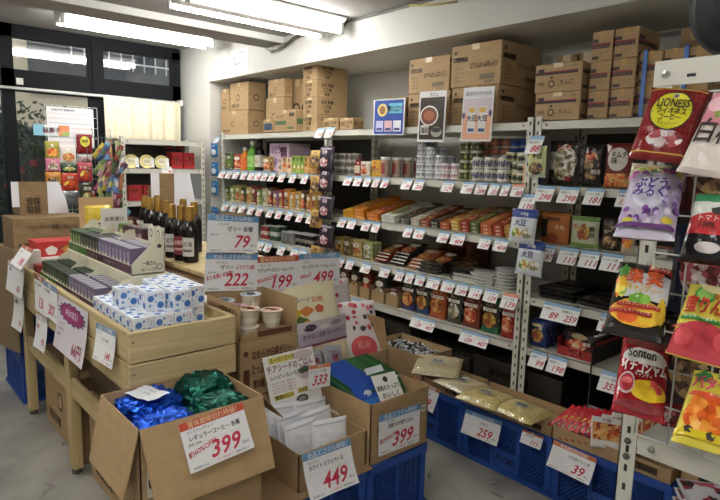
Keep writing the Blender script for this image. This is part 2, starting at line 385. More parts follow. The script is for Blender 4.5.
# curtain rail and curtain
XR = XW+.08
m = M(); m.tube([(XR, .6, 2.035), (XR, 2.48, 2.035)], .012, 'd9d9d6', 8); cr = empty('curtain_rail', 'thin white curtain rail crossing the window frame', 'rail', loc=(0, 0, 0)); obj('rod', m, parent=cr)
m = M(); m.box(XR-.08, XR+.015, 2.46, 2.49, 2.01, 2.06, 'e8e8e4'); obj('bracket', m, parent=cr)
ya, yb_, z0c, z1c = 1.75, 2.46, 1.55, 2.03
m = M(); m.grid(lambda a, b: (XR+.04+.034*math.sin(a*30+.6*math.sin(a*9))*(.45+.55*(1-b)), ya+(yb_-ya)*(a**.9)+.03*(1-b)*(.2 if a < .25 else 0), z1c-(z1c-z0c)*(1-b)), 70, 10, 'curtain')
ct = empty('short_curtain', 'short cream curtain hanging from the rail above the white rack', 'curtain', loc=(0, 0, 0)); obj('curtain_cloth', m, parent=ct)
for y in (1.8, 2.0, 2.2, 2.4):
    m = M(); m.tube([(XR+.016*math.cos(t), y, 2.035+.016*math.sin(t)) for t in [i*math.pi/5 for i in range(11)]], .003, 'c8c8c4', 5); obj('curtain_ring', m, parent=ct)

# ================================================================== STEEL SHELVING
def slotted_post(x, y, z1, wx, face=-1, w=.036):
    """angle post; wx = direction its side flange goes to"""
    m = M(); m.box(x-w/2, x+w/2, y, y+.003, 0, z1, 'steel'); xx = x+wx*w/2
    m.box(min(xx, xx-wx*.003), max(xx, xx-wx*.003), y, y+w, 0, z1, 'steel')
    z = .06
    while z < z1-.02:
        m.box(x-.004, x+.004, y-.0006, y+.0002, z, z+.018, '26241f'); m.box(xx-.0004 if wx < 0 else xx-.0002, xx+.0002 if wx < 0 else xx+.0006, y+.014, y+.02, z, z+.018, '26241f')
        z += .05
    return m
def shelving(x0, x1, y, tiers, z1, label, cat='shelf rack', depth=.45, bolts=True, group=None, name='steel_shelf_rack'):
    t = empty(name, label, cat, group, loc=(x0, y, 0))
    for (xx, wx) in ((x0+.018, -1), (x1-.018, 1)):
        for yy in (y-.004, y+depth):
            m = slotted_post(xx-x0, yy-y, z1, wx); obj('post', m, parent=t)
    for z in tiers:
        m = M(); m.box(.004, x1-x0-.004, 0, depth, z-.004, z, 'steel'); m.box(.004, x1-x0-.004, 0, .003, z-.042, z, 'steel'); m.box(.004, x1-x0-.004, .003, .014, z-.042, z-.039, 'steel')
        m.box(.004, x1-x0-.004, depth-.003, depth, z-.042, z, 'steel')
        b = obj('shelf_board', m, parent=t)
        for bx in (.06, x1-x0-.06):
            m = M(); m.lathe([(.007, 0), (.006, .003), (0, .004)], '8a8882', n=8); bo = obj('bolt', m, parent=b, loc=(bx, -.0002, z-.02), rx=math.pi/2)
    m = M()
    for s in (0, x1-x0):
        pass
    return t
BAY = [-4.83, -3.27, -1.628, -.05]
bp0 = shelving(BAY[0], BAY[1]-.004, YS, TIER, 1.75, 'white slotted steel shelving bay in the corner with bottles and drink cans')
shelving(BAY[1]+.004, BAY[2]-.004, YS, TIER, 1.75, 'white slotted steel shelving bay in the middle stacked with cans and curry boxes')
bp2 = shelving(BAY[2]+.004, BAY[3], YS, TIER, 1.75, 'white slotted steel shelving bay behind the hanging candy bags')

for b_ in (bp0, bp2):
    m = M(); m.box(.004, 1.555, .452, .456, .5, 1.72, '35322d'); obj('shade_backing', m, parent=b_, label='added dark sheet for back shade')  # dark sheet added for the shade at the bay backs
# ================================================================== CARTONS ON THE TOP SHELF
def carton(w, d, h, label, style, loc, rz=0, group=None, name='carton'):
    t = empty(name, label, 'cardboard box', group, loc=loc, rz=rz)
    m = M(); m.bbox(-w/2, w/2, -d/2, d/2, 0, h, 'card', .003)
    ink = '4a3a2a'
    fr = lambda x, z, l: (x, -d/2-l, z)
    rt = lambda x, z, l: (w/2+l, x, z)
    if style == 'plain':
        for mp, W in ((fr, w), (rt, d)):
            m.disc(-W*.05, h*.45, h*.12, h*.12, ink, mp=mp); m.disc(-W*.05, h*.45, h*.08, h*.08, 'b5966c', mp=mp, lift=.0009)
        m.text('取扱注意', -w*.4, h*.12, h*.1, ink, mp=fr, maxw=w*.5)
    elif style == 'text':
        for mp, W in ((fr, w), (rt, d)):
            m.disc(-W*.41, h*.83, h*.05, h*.05, ink, mp=mp)
            m.rect(-W*.45, -W*.16, h*.6, h*.72, ink, mp=mp); m.text('大豆製品', -W*.44, h*.62, h*.07, 'b5966c', mp=mp, lift=.001, maxw=W*.26)
            m.text('ロアソムたっぷりレモン', -W*.1, h*.42, h*.12, ink, mp=mp, maxw=W*.54)
            for i in range(4): m.text('入数 12×6', -W*.42, h*(.42-.1*i), h*.05, ink, mp=mp, maxw=W*.2)
            m.rect(W*.1, W*.38, h*.14, h*.26, '6b5c3c', mp=mp)
            m.text('要冷暗所', W*.2, h*.05, h*.05, ink, mp=mp, maxw=W*.25)
    elif style == 'stack':
        for mp, W in ((fr, w), (rt, d)):
            m.text('品名 数量', -W*.35, h*.66, h*.16, ink, mp=mp, maxw=W*.5); m.text('二〇個', -W*.3, h*.38, h*.16, ink, mp=mp, maxw=W*.4); m.text('取扱', -W*.25, h*.12, h*.14, ink, mp=mp, maxw=W*.4)
    elif style == 'band':
        for mp, W in ((fr, w), (rt, d)):
            m.rect(-W*.5, W*.36, h*.42, h*.54, '3a2a2c', mp=mp); m.rect(-W*.5, W*.36, h*.54, h*.6, '8e3038', mp=mp)
            m.text('りんごジュース', -W*.4, h*.45, h*.07, 'b5966c', mp=mp, lift=.001, maxw=W*.7)
            m.rect(-W*.48, -W*.2, h*.62, h*.74, '3a2a2c', mp=mp)
            m.text('ストレート', -W*.2, h*.22, h*.09, ink, mp=mp, maxw=W*.5); m.rect(-W*.46, -W*.15, h*.06, h*.16, '3a2a2c', mp=mp)
    elif style == 'emblem':
        m.rect(-w*.5, w*.42, h*.62, h*.7, '3a2a2c', mp=fr); m.rect(-w*.5, w*.42, h*.7, h*.74, '8e3038', mp=fr)
        m.rect(-w*.44, -w*.3, h*.7, h*.84, '3a2a2c', mp=fr, lift=.0009)
        m.text('ストレート果汁', w*.02, h*.84, h*.08, ink, mp=fr, maxw=w*.4)
        m.disc(-w*.13, h*.3, h*.13, h*.13, ink, mp=fr); m.disc(-w*.13, h*.3, h*.08, h*.08, 'b5966c', mp=fr, lift=.001); m.rect(-w*.16, -w*.1, h*.48, h*.56, ink, mp=fr)
        m.text('りんご', w*.06, h*.26, h*.13, ink, mp=fr, maxw=w*.28); m.text('100%', -w*.44, h*.26, h*.12, ink, mp=fr, maxw=w*.16)
        m.rect(-d*.4, d*.3, h*.1, h*.2, ink, mp=rt); m.rect(-d*.4, d*.3, h*.6, h*.72, '3a2a2c', mp=rt)
    elif style == 'green':
        m.rect(-w*.45, w*.05, h*.34, h*.52, '4f6b45', mp=fr); m.rect(w*.2, w*.42, h*.7, h*.86, '3a3530', mp=fr); m.rect(w*.12, w*.4, h*.12, h*.22, '4f6b45', mp=fr)
        m.text('みどり豆', -w*.4, h*.66, h*.12, '4f6b45', mp=fr, maxw=w*.5); m.rect(-d*.4, d*.3, h*.34, h*.6, '4f6b45', mp=rt)
    elif style == 'blue':
        m.rect(-w*.4, w*.4, h*.2, h*.7, '31445f', mp=fr)
    elif style == 'small':
        for mp, W in ((fr, w), (rt, d)):
            m.rect(-W*.42, -W*.1, h*.3, h*.7, '7a5a3a', mp=mp); m.text('みそ汁 即席', W*.0, h*.5, h*.2, ink, mp=mp, maxw=W*.42); m.text('12食', W*.0, h*.16, h*.18, ink, mp=mp, maxw=W*.3)
    obj('carton_body', m, parent=t)
    m = M()
    if style in ('band',): m.box(-w*.13, w*.13, -d/2-.0012, d/2+.001, h+.0002, h+.001, 'b08a50'); m.box(-w*.13, w*.13, -d/2-.0014, -d/2-.0002, h*.76, h+.0008, 'b59056')
    else: m.box(-.024, .024, -d/2-.0012, d/2+.001, h+.0002, h+.0008, 'c0a070.g'); m.box(-.024, .024, -d/2-.0014, -d/2-.0002, h*.86, h+.0008, 'd6c096.g')
    obj('packing_tape', m, parent=t)
    return t
def carton_at(xl, xr, yt, yb, xs, Y, z0, style, label, group=None, dmax=.5, h=None, name='carton'):
    a = onY(xl, yb, Y).x; b = onY(xr, yb, Y).x; z1 = z0+h if h else onY(xr, yt, Y).z
    d = min(dmax, max(.08, onX(xs, yb-6, b).y-Y)); 
    return carton(b-a-.004, d, z1-z0-.001, label, style, ((a+b)/2, Y+d/2, z0+.0005), group=group, name=name)
T0 = 1.73
Y1 = 2.62
q = carton_at(221, 248, 112, 133, 266, Y1, T0, 'plain', 'plain brown carton at the far left of the top shelf, carrying a bigger one', dmax=.4, h=.205)
q = carton_at(230, 248.5, 84, 111, 266, Y1, T0+.206, 'plain', 'big brown carton with round marks on the far left top shelf stack', dmax=.4, h=.235)
q = carton_at(221, 229.5, 90, 111, 235, Y1+.01, T0+.206, 'plain', 'narrow brown carton between the jamb and the big round mark carton', dmax=.3, h=.2)
q = carton_at(266, 284, 100, 131, 291, Y1+.02, T0, 'plain', 'brown carton under the small box, behind the green print carton', dmax=.3, h=.28)
q = carton_at(268, 284.5, 82, 99, 291, Y1+.02, T0+.281, 'plain', 'small brown carton second from the left on top of the row', dmax=.3, h=.14)
q = carton_at(291, 303, 84, 130, 310, Y1+.12, T0, 'plain', 'tall brown carton left of the four box stack, partly hidden', dmax=.3, h=.42)
for i in range(4):
    carton_at(302.5, 316.5, 0, 130.5, 347, Y1, T0+i*.1225, 'stack', ['lowest', 'second from lowest', 'third from lowest', 'topmost'][i]+' flat brown carton in the four box stack on the top shelf', 'four brown cartons stacked on the left bay', dmax=.52, h=.122)
carton_at(263, 273, 119, 131.5, 278, YS+.0, T0, 'blue', 'small carton with a dark blue panel left of the green print carton', dmax=.12)
carton_at(274, 296, 109, 132, 305, YS+.0, T0, 'green', 'light brown carton with green printing at the front of the top shelf', dmax=.2)
carton_at(323, 338, 117.5, 131, 350, YS+.01, T0, 'small', 'low brown box of soup on the top shelf, left of the pair', 'pair of low brown boxes', dmax=.12)
carton_at(339.5, 353, 117.5, 131, 364, YS+.01, T0, 'small', 'low brown box of soup on the top shelf, right of the pair', 'pair of low brown boxes', dmax=.12)
carton_at(372, 405, 97, 129, 412, Y1-.01, T0, 'plain', 'pale brown carton behind the blue poster', dmax=.28)
q = carton_at(407, 449, 92, 128, 455, Y1, T0, 'text', 'lower brown carton behind the coffee cup poster', dmax=.32, h=.196)
q = carton_at(408, 449, 54, 91, 455, Y1, T0+.197, 'text', 'upper brown carton with printed lemon text, left of the widest carton', dmax=.32, h=.2)
q = carton_at(450, 497, 88, 126, 541, Y1, T0, 'text', 'lower brown carton behind the pink snack poster', dmax=.42, h=.205)
q = carton_at(450, 500, 46, 88, 541, Y1, T0+.206, 'text', 'widest brown carton with printed text on top of the middle bay', dmax=.42, h=.225)
carton_at(534, 579, 93, 121, 586, YS+.03, T0, 'emblem', 'lower brown juice carton with a round emblem, left end of the right bay', 'two juice cartons with a round emblem', dmax=.28, h=.135)
carton_at(534, 581, 63, 92, 588, YS+.03, T0+.136, 'emblem', 'upper brown juice carton with a round emblem, left end of the right bay', 'two juice cartons with a round emblem', dmax=.28, h=.135)
for k, (a, b) in enumerate(((552, 573), (574, 592))):
    carton_at(a, b, 49, 121, b+4, 2.93, T0, 'plain', ['brown carton top peeping out behind the emblem cartons on the left', 'brown carton top peeping out behind the emblem cartons on the right'][k], dmax=.2, h=.37)
rows = ['bottom', 'middle', 'top']
for i in range(3):
    for j, (a, b) in enumerate(((586, 607), (608, 632))):
        carton_at(a, b, 0, 119.5, b+22, YS+.05, T0+i*.131, 'band', '%s row juice carton with black and red band, %s column beside the emblem cartons' % (rows[i], ['left', 'right'][j]), 'small banded juice cartons', dmax=.3, h=.13)
for i in range(2):
    for j, (a, b) in enumerate(((634, 657), (658, 681), (682, 705))):
        carton_at(a, b, 0, 118.5, b+22, YS+.07, T0+i*.141, 'band', '%s row banded juice carton, %s along right of the blue strap' % (['lower', 'upper'][i], ['first', 'second', 'third'][j]), 'banded juice cartons behind the front rack', dmax=.3, h=.14)
carton_at(672, 705, 28, 118, 715, 2.93, T0, 'plain', 'dark shaded carton high at the back right of the top shelf', dmax=.2, h=.42)
for k, px in enumerate((640, 680)):
    a = onY(px, 119, YS+.066).x; m = M(); m.box(a-.009, a+.009, YS+.062, YS+.0665, T0+.002, T0+.288, '5a83c8.g'); m.box(a-.009, a+.009, YS+.062, YS+.37, T0+.2835, T0+.286, '5a83c8.g')
    obj('packing_strap', m, label=['blue packing strap around the banded juice cartons, left one', 'blue packing strap around the banded juice cartons, right one'][k], cat='strap')

# ================================================================== PRICE TAGS
def tag_mesh(w, h, price, head='8fb4d4', sub='', dbl=None):
    m = M(); m.box(-w/2, w/2, 0, .0008, -h, 0, 'f1f1ef')
    m.rect(-w/2, w/2, -h*.2, 0, head)
    for i in range(1 if not dbl else 2):
        ox = 0 if not dbl else (-w/4+i*w/2); W = w if not dbl else w/2
        m.text(sub or ['レトルト 各種', '国産もち麦', '特選 詰合せ', '有機だし'][(len(price)+ord(price[-1])) % 4], ox-W*.42, -h*.42, h*.12, '404040', maxw=W*.7)
        m.text((price, dbl)[i] if dbl else price, ox+W*.4, -h*.88, h*.36, 'c2354c', align='r', shear=.25, maxw=W*.62)
    return m
_tm = {}
def ptag(px0, px1, py, price, z, where, head='8fb4d4', hh=None, Y=YS-.006, tilt=-.5, dbl=None):
    a = xat(px0+2, Y, z-.03); b = xat(px1, Y, z-.03)
    h = hh or .07; w = b-a
    o = obj('price_tag', tag_mesh(w, h, price, head, dbl=dbl), label='price tag reading %s %s' % (price if not dbl else price+' and '+dbl, where), cat='price tag', group='price tags on the shelf edges',
            loc=((a+b)/2, Y, z-.004), rx=tilt)
    return o
z = TIER[1]
names = ['first', 'second', 'third', 'fourth', 'fifth', 'sixth', 'seventh', 'eighth', 'ninth', 'tenth', 'eleventh', 'twelfth', 'thirteenth', 'fourteenth']
def tagrow(lst, z, where, **kw):
    for i, t in enumerate(lst):
        a, b, pr = t[:3]; ptag(a, b, 180, pr, z, where % names[i], **{**kw, **(t[3] if len(t) > 3 else {})})
tagrow([(344, 353, '390'), (354, 363, '99'), (364, 372, '99'), (373, 381, '97'), (381.5, 390, '88'), (402, 413, '91'), (413.5, 425, '204'), (442, 455, '129'), (462, 475, '99'), (475.5, 488, '204'), (489, 500.5, '201'), (501, 511, '204'), (511.5, 525, '88', dict(head='d98a6e'))], TIER[1], 'under the cans, %s along')
tagrow([(338, 347, '97'), (347.5, 357, '111'), (362, 371.5, '390'), (372, 381, '75'), (404, 413.5, '199'), (414, 426, '404'), (438, 450, '199'), (451, 466, '404'), (479, 492, '139'), (494, 509, '404')], TIER[2], 'under the curry boxes, %s along')
tagrow([(336, 345, '96'), (346, 355, '129'), (361, 372, '118'), (380, 391, '98'), (395.5, 405, '379'), (405.5, 415, '267'), (415.5, 426, '99'), (427, 441, '97'), (442, 455.5, '149'), (456, 469, '299'), (469.5, 483, '141'), (484, 499.5, '139'), (502, 519, '139', dict(head='d98a6e', hh=.085))], TIER[3], 'on the middle bay fourth edge, %s along')
tagrow([(351, 371, '98', dict(dbl='207')), (411, 436, '139', dict(dbl='407')), (460, 489.5, '139', dict(dbl='407'))], TIER[4], 'on the middle bay lowest edge, %s along')
tagrow([(536, 555.5, '298', dict(hh=.085)), (559, 580, '298', dict(hh=.085)), (585, 605, '181', dict(hh=.085)), (617, 634, '198', dict(hh=.085))], TIER[1], 'under the upright snack bags, %s along')
tagrow([(544, 556, '97', dict(hh=.085)), (559, 579, '111', dict(hh=.085)), (580, 600.5, '111', dict(hh=.085)), (601.5, 624, '111', dict(hh=.085))], TIER[2], 'under the right bay packets, %s along')
tagrow([(543, 581, '89', dict(dbl='259', hh=.09)), (599, 612, '98', dict(hh=.085))], TIER[3], 'under the flat black trays, %s along')
tagrow([(530, 547.5, '99', dict(hh=.085)), (548, 568, '198', dict(hh=.085)), (600, 622, '359', dict(hh=.095))], TIER[4], 'on the right bay lowest edge, %s along')
tagrow([(c-4, c+3.5, p) for c, p in ((223, '98'), (230, '88'), (237, '79'), (245, '98'), (252.5, '128'), (258.8, '98'), (265.5, '148'), (273, '298'), (283, '98'), (294, '99'), (306, '78'))], TIER[1], 'under the bottles of the left bay, %s along', hh=.08)
tagrow([(c-4, c+3.5, p) for c, p in ((226, '98'), (234.5, '88'), (243, '79'), (252, '98'), (260.5, '128'), (271, '98'), (280, '148'), (290, '298'), (301, '98'), (311, '99'))], TIER[2], 'on the third shelf edge of the left bay, %s along', hh=.08)
tagrow([(c-4.5, c+4, p) for c, p in ((240, '88'), (252, '99'), (261, '98'), (269, '88'), (282.5, '79'), (295.5, '98'), (303, '128'), (316, '98'))], TIER[3], 'under the drink cans of the left bay, %s along', hh=.085)
ptag(316, 325, 136, '99', 1.75, 'at the post between the left and middle bays, left one', hh=.08); ptag(325.5, 335, 136, '139', 1.75, 'at the post between the left and middle bays, right one', hh=.08)
ptag(528, 545, 140, '88', 1.66, 'at the post above the pale green pouch', hh=.1, Y=YS-.02); ptag(521, 537, 195, '139', 1.375, 'at the post below the pale green pouch', hh=.1, Y=YS-.02)
ptag(214, 220, 140, '98', 1.71, 'at the far left post of the shelving', hh=.08)

# posters
def poster(pts, label, draw, back=None):
    mt, w_, h_ = frame(*[onY(x, y, YS-.02) for x, y in pts]); m = M(); m.box(-w_/2, w_/2, 0, .001, -h_, 0, back or 'e9e9ea.g'); draw(m, w_, h_)
    return obj('poster', m, label=label, cat='poster', mtx=mt)
def d1(m, w, h):
    m.rect(-w*.46, w*.46, -h*.97, -h*.03, '3f57a0.g'); m.disc(-w*.2, -h*.3, w*.16, h*.18, 'd7c47c', lift=.001); m.disc(-w*.2, -h*.3, w*.1, h*.12, '8f6a3c', lift=.0014)
    m.rect(w*.0, w*.42, -h*.4, -h*.12, '5fb0c8', lift=.001); m.text('夏のコク', -w*.04, -h*.34, h*.13, 'eef0ff', maxw=w*.46, lift=.0015)
    for i, c in enumerate(('c8c8e8', 'e0b8c0', 'e8e8f0')): m.rect(-w*.4+i*w*.28, -w*.16+i*w*.28, -h*.9, -h*.6, c, lift=.001); m.rect(-w*.37+i*w*.28, -w*.19+i*w*.28, -h*.87, -h*.8, '394a80', lift=.0014)
def d2(m, w, h):
    m.rect(-w*.45, w*.45, -h*.95, -h*.12, '4a4038.g'); m.disc(-w*.1, -h*.48, w*.34, h*.2, 'efefec', lift=.001); m.disc(-w*.1, -h*.48, w*.3, h*.17, '6b3a24', lift=.0014, n=24); m.disc(-w*.1, -h*.48, w*.2, h*.1, 'a8613a', lift=.0018)
    m.disc(w*.28, -h*.25, w*.15, h*.12, '2c2826', lift=.001); m.rect(-w*.4, -w*.1, -h*.85, -h*.66, 'd8d4cf', lift=.001); m.text('珈琲', -w*.38, -h*.82, h*.1, '302824', lift=.0015, maxw=w*.26)
    m.disc(w*.2, -h*.8, w*.2, h*.1, '9a968c', lift=.0012); m.disc(w*.2, -h*.76, w*.17, h*.05, '2a2018', lift=.0016); m.text('カフェ', -w*.1, -h*.1, h*.06, '403c3a', maxw=w*.3)
def d3(m, w, h):
    m.rect(-w*.46, w*.46, -h*.97, -h*.5, 'e0a98a'); m.rect(-w*.46, w*.46, -h*.5, -h*.2, 'cfc3c8'); m.text('あまからスナック', -w*.4, -h*.15, h*.07, 'b3a6c0', maxw=w*.8)
    for sx in (-1, 1):
        m.rect(sx*w*.17-w*.13, sx*w*.17+w*.13, -h*.85, -h*.35, 'd9d6d0', lift=.001, n=1); m.disc(sx*w*.17, -h*.42, w*.11, h*.05, 'dbb35a', lift=.0014); m.text('大豆', sx*w*.17, -h*.62, h*.09, '3e4a7c', align='c', lift=.0015); m.rect(sx*w*.17-w*.1, sx*w*.17+w*.1, -h*.82, -h*.76, '3e4a7c', lift=.0014)
    m.disc(-w*.44, -h*.52, w*.05, h*.06, '5c5078', lift=.001); m.disc(w*.42, -h*.48, w*.05, h*.06, '5c5078', lift=.001)
poster(((374, 100), (405.5, 98), (374, 135)), 'blue drink poster hanging over the top shelf edge', d1)
poster(((420, 92), (447, 90), (420, 142)), 'dark coffee cup poster hanging over the top shelf edge', d2)
poster(((464, 88), (495, 86), (464, 141)), 'pink and white snack poster hanging over the top shelf edge', d3)

# ================================================================== GOODS
def can_mesh(r, h, body, band=None, txt=None, lid='c9c9c6.m', pull=True):
    m = M(); b2 = band or body
    m.lathe([(r*.86, 0, lid), (r*.96, .002, lid), (r, .006, body), (r, h*.35, b2), (r, h*.62, body), (r, h-.006, lid), (r*.97, h-.001, lid), (r*.93, h, lid), (r*.9, h-.003, lid)], body, n=18)
    if txt:
        for sh in (-.0, 1.15): m.text(txt, sh*r, h*.26, h*.46, '25262e', mp=lambda x, z, l: ((r+l+.0004)*math.sin(x/r), -(r+l+.0004)*math.cos(x/r), z), align='c', maxw=r*1.0)
    return m
def cans(px, cols, rows, z, Y, r, h, body, band, txt, label, group, deep=2, fill=None, name='food_can', cat='can'):
    x = xat(px, Y, z+.03); me = None
    for i in range(cols):
        for j in range(rows if isinstance(rows, int) else rows[i]):
            for k in range(deep if j >= ((rows if isinstance(rows, int) else rows[i])-1) or i == cols-1 else 1):
                if me is None: me = can_mesh(r, h, body, band, txt).mesh(name)
                obj(name, me, label=label, cat=cat, group=group, loc=(x+r+i*(2*r+.002), Y+r+k*(2*r+.002), z+j*h+.0005), rz=random.uniform(-.15, .15))
z = TIER[1]; Y = YS+.07
cans(332, 4, 3, z, Y, .033, .05, '9a9284', '77706a', 'しじみ', 'grey brown food can stacked left of the red jar', 'grey brown cans on the middle bay', deep=1)
cans(413.5, 3, (5, 4, 3), z, Y, .0375, .048, 'dcdde2', 'c3c5cf', 'ツナ', 'white and grey tuna can in the tall stepped stack', 'white cans in the stepped stack', deep=2)
cans(438, 2, 2, z, Y, .0375, .048, 'e5d6da', 'd3a9b3', 'ツナ', 'white and pink tuna can beside the stepped stack', 'white and pink cans two high', deep=2)
cans(456.5, 2, 4, z, Y, .036, .054, '7c7d3c', 'c5bf7a', '鯖', 'olive and yellow fish can in the four high stack', 'olive cans stacked four high', deep=1)
cans(476, 3, 5, z, Y+.1, .034, .048, '9a5638', 'b5755a', None, 'rust red can stacked behind the patterned tins', 'rust red cans at the back', deep=1)
cans(468.5, 3, 2, z, Y-.01, .042, .066, 'cfcabc', '8f8fae', 'さば', 'pale tin with dark lettering in the two high row', 'pale tins with dark lettering', deep=1)
cans(494, 4, 5, z, Y+.12, .034, .048, '2f5fa8', '274a86', None, 'blue can stacked behind the green fish tins', 'blue cans at the back', deep=1)
cans(497, 3, 2, z, Y-.0, .036, .055, 'c9be86', '6d7f48', '鰯', 'yellow and green fish tin in the front right stack', 'yellow and green fish tins', deep=1)
cans(503, 2, 1, z+.11, Y-.0, .034, .05, 'd7cb7c', '47654c', '鮭', 'small yellow topped tin on the fish tins', 'yellow topped tins', deep=1)
cans(514, 1, 3, z, Y-.04, .034, .05, 'b9b58f', '2f5038', '鮭', 'dark green tin at the right end of the can shelf', 'dark green tins at the shelf end', deep=1)
cans(520, 1, 2, z, Y-.05, .034, .05, 'd49a3c', 'b8742c', None, 'orange tin beside the post at the can shelf end', 'orange tins beside the post', deep=1)

def jar(px, z, Y, r, h, body, lid, label, group=None):
    x = onY(px, 200, Y).x; t = empty('glass_jar', label, 'jar', group, loc=(x+r, Y+r, z))
    m = M(); m.lathe([(r*.9, 0), (r, .006), (r, h*.7), (r*.75, h*.82), (r*.72, h*.84)], body, n=16); m.rect(-r*.9, r*.9, h*.15, h*.6, 'd9cdb4', mp=lambda a, b, l: ((r+l)*math.sin(a/r), -(r+l)*math.cos(a/r), b), n=8); obj('jar_body', m, parent=t)
    m = M(); m.lathe([(r*.8, h*.83), (r*.82, h*.85), (r*.82, h*.98), (r*.7, h)], lid, n=16); obj('lid', m, parent=t); return t
jar(352, TIER[1], YS+.06, .033, .115, '8f2f24.g', '5f2a22.g', 'small red sauce jar between the grey cans and white packs')

# pouch standing up; front art from a small recipe
def pouch(w, h, t, art, film='.g', lean=0):
    """free standing or hanging film bag: bottom at z=0, front faces -Y"""
    m = M(); base = art['base']
    def b(u, v):  # bulge 0..1
        return (max(0, 1-abs(u)**art.get('up', 3.2))**.6)*(max(0, 1-abs(v)**(art.get('vp', 3)))**.6)
    def S(x, z, l):
        u = max(-1, min(1, 2*x/w)); v = max(-1, min(1, 2*z/h-1)); wr = .0012*math.sin(u*9+v*7)+.001*math.sin(v*17+u*3)
        q = 1-.05*(1-abs(v)**4)*0
        return (x*(1-.04*b(0, v)), -(t/2*b(u, v)+wr*b(u, v)+l)-.0008, z)
    def Bk(x, z, l):
        a = S(x, z, l); return (a[0], -a[1], a[2])
    bands = art.get('bands', [])
    def kk(i, j):
        for z0, z1, c in bands:
            if z0 <= j <= z1: return c
        return base
    n, q = art.get('res', (10, 14))
    m.grid(lambda a, c: S((a-.5)*w, c*h, 0), n, q, kk); m.grid(lambda a, c: Bk((a-.5)*w, c*h, 0), n, q, art.get('back', base), flip=True)
    # crimped ends
    for z0, z1 in ((0, h*.035), (h*.965, h)): m.box(-w/2*.99, w/2*.99, -.0012, .0012, z0, z1, art.get('seal', base))
    L = .0018
    for a in art.get('art', []):
        if a[0] == 'o': m.disc(a[1]*w/2, a[2]*h, a[3]*w/2, a[4]*h, a[5], mp=S, lift=L, n=26, rings=7 if a[3] > .4 else 3, wob=a[6] if len(a) > 6 else 0)
        elif a[0] == 'r': m.rect(a[1]*w/2, a[2]*w/2, a[3]*h, a[4]*h, a[5], mp=S, lift=L, n=8, m=6)
        elif a[0] == 't': m.text(a[1], a[2]*w/2, a[3]*h, a[4]*h, a[5], mp=S, lift=L+art.get('tl', .0012), align=a[6] if len(a) > 6 else 'c', maxw=w*(a[7] if len(a) > 7 else .85), rot=a[8] if len(a) > 8 else 0)
        L += .00003 if a[0] == 'r' else .00022
    return m
FOOD = {'meat': 'food:7a3b22,a65a2c,c98a4a,5c2a1a,d8b070:55', 'pasta': 'food:d9b862,b5843a,8a5a2a,e8d490,a04030:50', 'green': 'food:6d8b3a,b9c46a,dbe0b0,486b2c,c98a4a:60', 'red': 'food:9b2a1e,c24a2a,d98a5a,6a1a12,e8c8a0:55', 'dark': 'food:2a201c,5c4030,8a6a4a,1c1614,b89868:60', 'white': 'food:e0dccf,b8a888,8a8f6a,f0eee6,6a5a40:60', 'kimchi': 'food:b8502c,d88a4a,e0b070,8a2c1a,c8a060:70', 'fruit': 'food:e8b83a,d8582a,f0d860,b8342a,8ab040:30', 'orange': 'food:e07a20,f0a040,c8501c,f6c070,d86420:45', 'candy': 'food:7a2a30,b8a0a0,d8d0d0,5a1a20,a85058:60'}
def pk(px0, px1, ptop, z, Y, art, label, group=None, t=.03, rx=0, rz=0, h=None, name='food_pouch', cat='food pack', hk=None, py=200, rear=0):
    a = xat(px0, Y, z+.03); b = xat(px1, Y, z+.03)
    hh = h or (onY((px0+px1)/2, ptop, Y).z-z)
    me = pouch(b-a-.004, hh, t, art).mesh(name)
    if rear and not group: group = 'row of: '+label.split(' standing')[0].split(' in the')[0]
    for k in range(rear+1):
        o = obj(name, me, label=label, cat=cat, group=group, loc=((a+b)/2, Y+t/2+k*(t+.006), z+.001), rx=rx, rz=rz)
    return o
def art_food(base, food, logo, lc='f0ece0', oval='e8e2d0', **kw):
    d = dict(base=base, art=[('o', 0, .36, .78, .24, FOOD[food]), ('o', 0, .72, .7, .12, oval), ('t', logo, 0, .69, .09, lc, 'c', .6), ('r', -.85, .85, .05, .1, lc)])
    d.update(kw); return d
# --- middle bay, can shelf, soft packs
z = TIER[1]
pk(359, 369, 161.5, z, YS+.07, dict(base='d8d2c4.g', art=[('o', 0, .35, .7, .25, FOOD['red']), ('t', '麻婆', 0, .65, .16, 'a02a20')]), 'white pouch with red dish picture, second item after the red jar', rear=2)
pk(370, 380, 160, z, YS+.07, dict(base='d8a838.g', art=[('o', 0, .4, .75, .25, FOOD['pasta']), ('t', '卵', 0, .72, .16, 'a0401c')]), 'yellow pouch between the white pouch and clear tubs', rear=2)
for i in range(4):
    x = onY(382+i*3.4, 178, YS+.07).x; t = empty('plastic_tub', 'tall clear tub of grains with a white lid beside yellow pouches', 'tub', 'tall clear tubs on the can shelf', loc=(x+.03, YS+.07+i*.07, z))
    m = M(); m.lathe([(.027, 0), (.03, .004), (.031, .11)], 'b09a8a.g', n=14); m.rect(-.02, .02, .02, .09, '8a3a34', mp=lambda a, b, l: ((.0312+l)*math.sin(a/.031), -(.0312+l)*math.cos(a/.031), b), n=6); obj('tub_body', m, parent=t)
    m = M(); m.lathe([(.032, .11), (.033, .113), (.033, .124), (.03, .127)], 'dcdcda.g', n=14); obj('lid', m, parent=t)
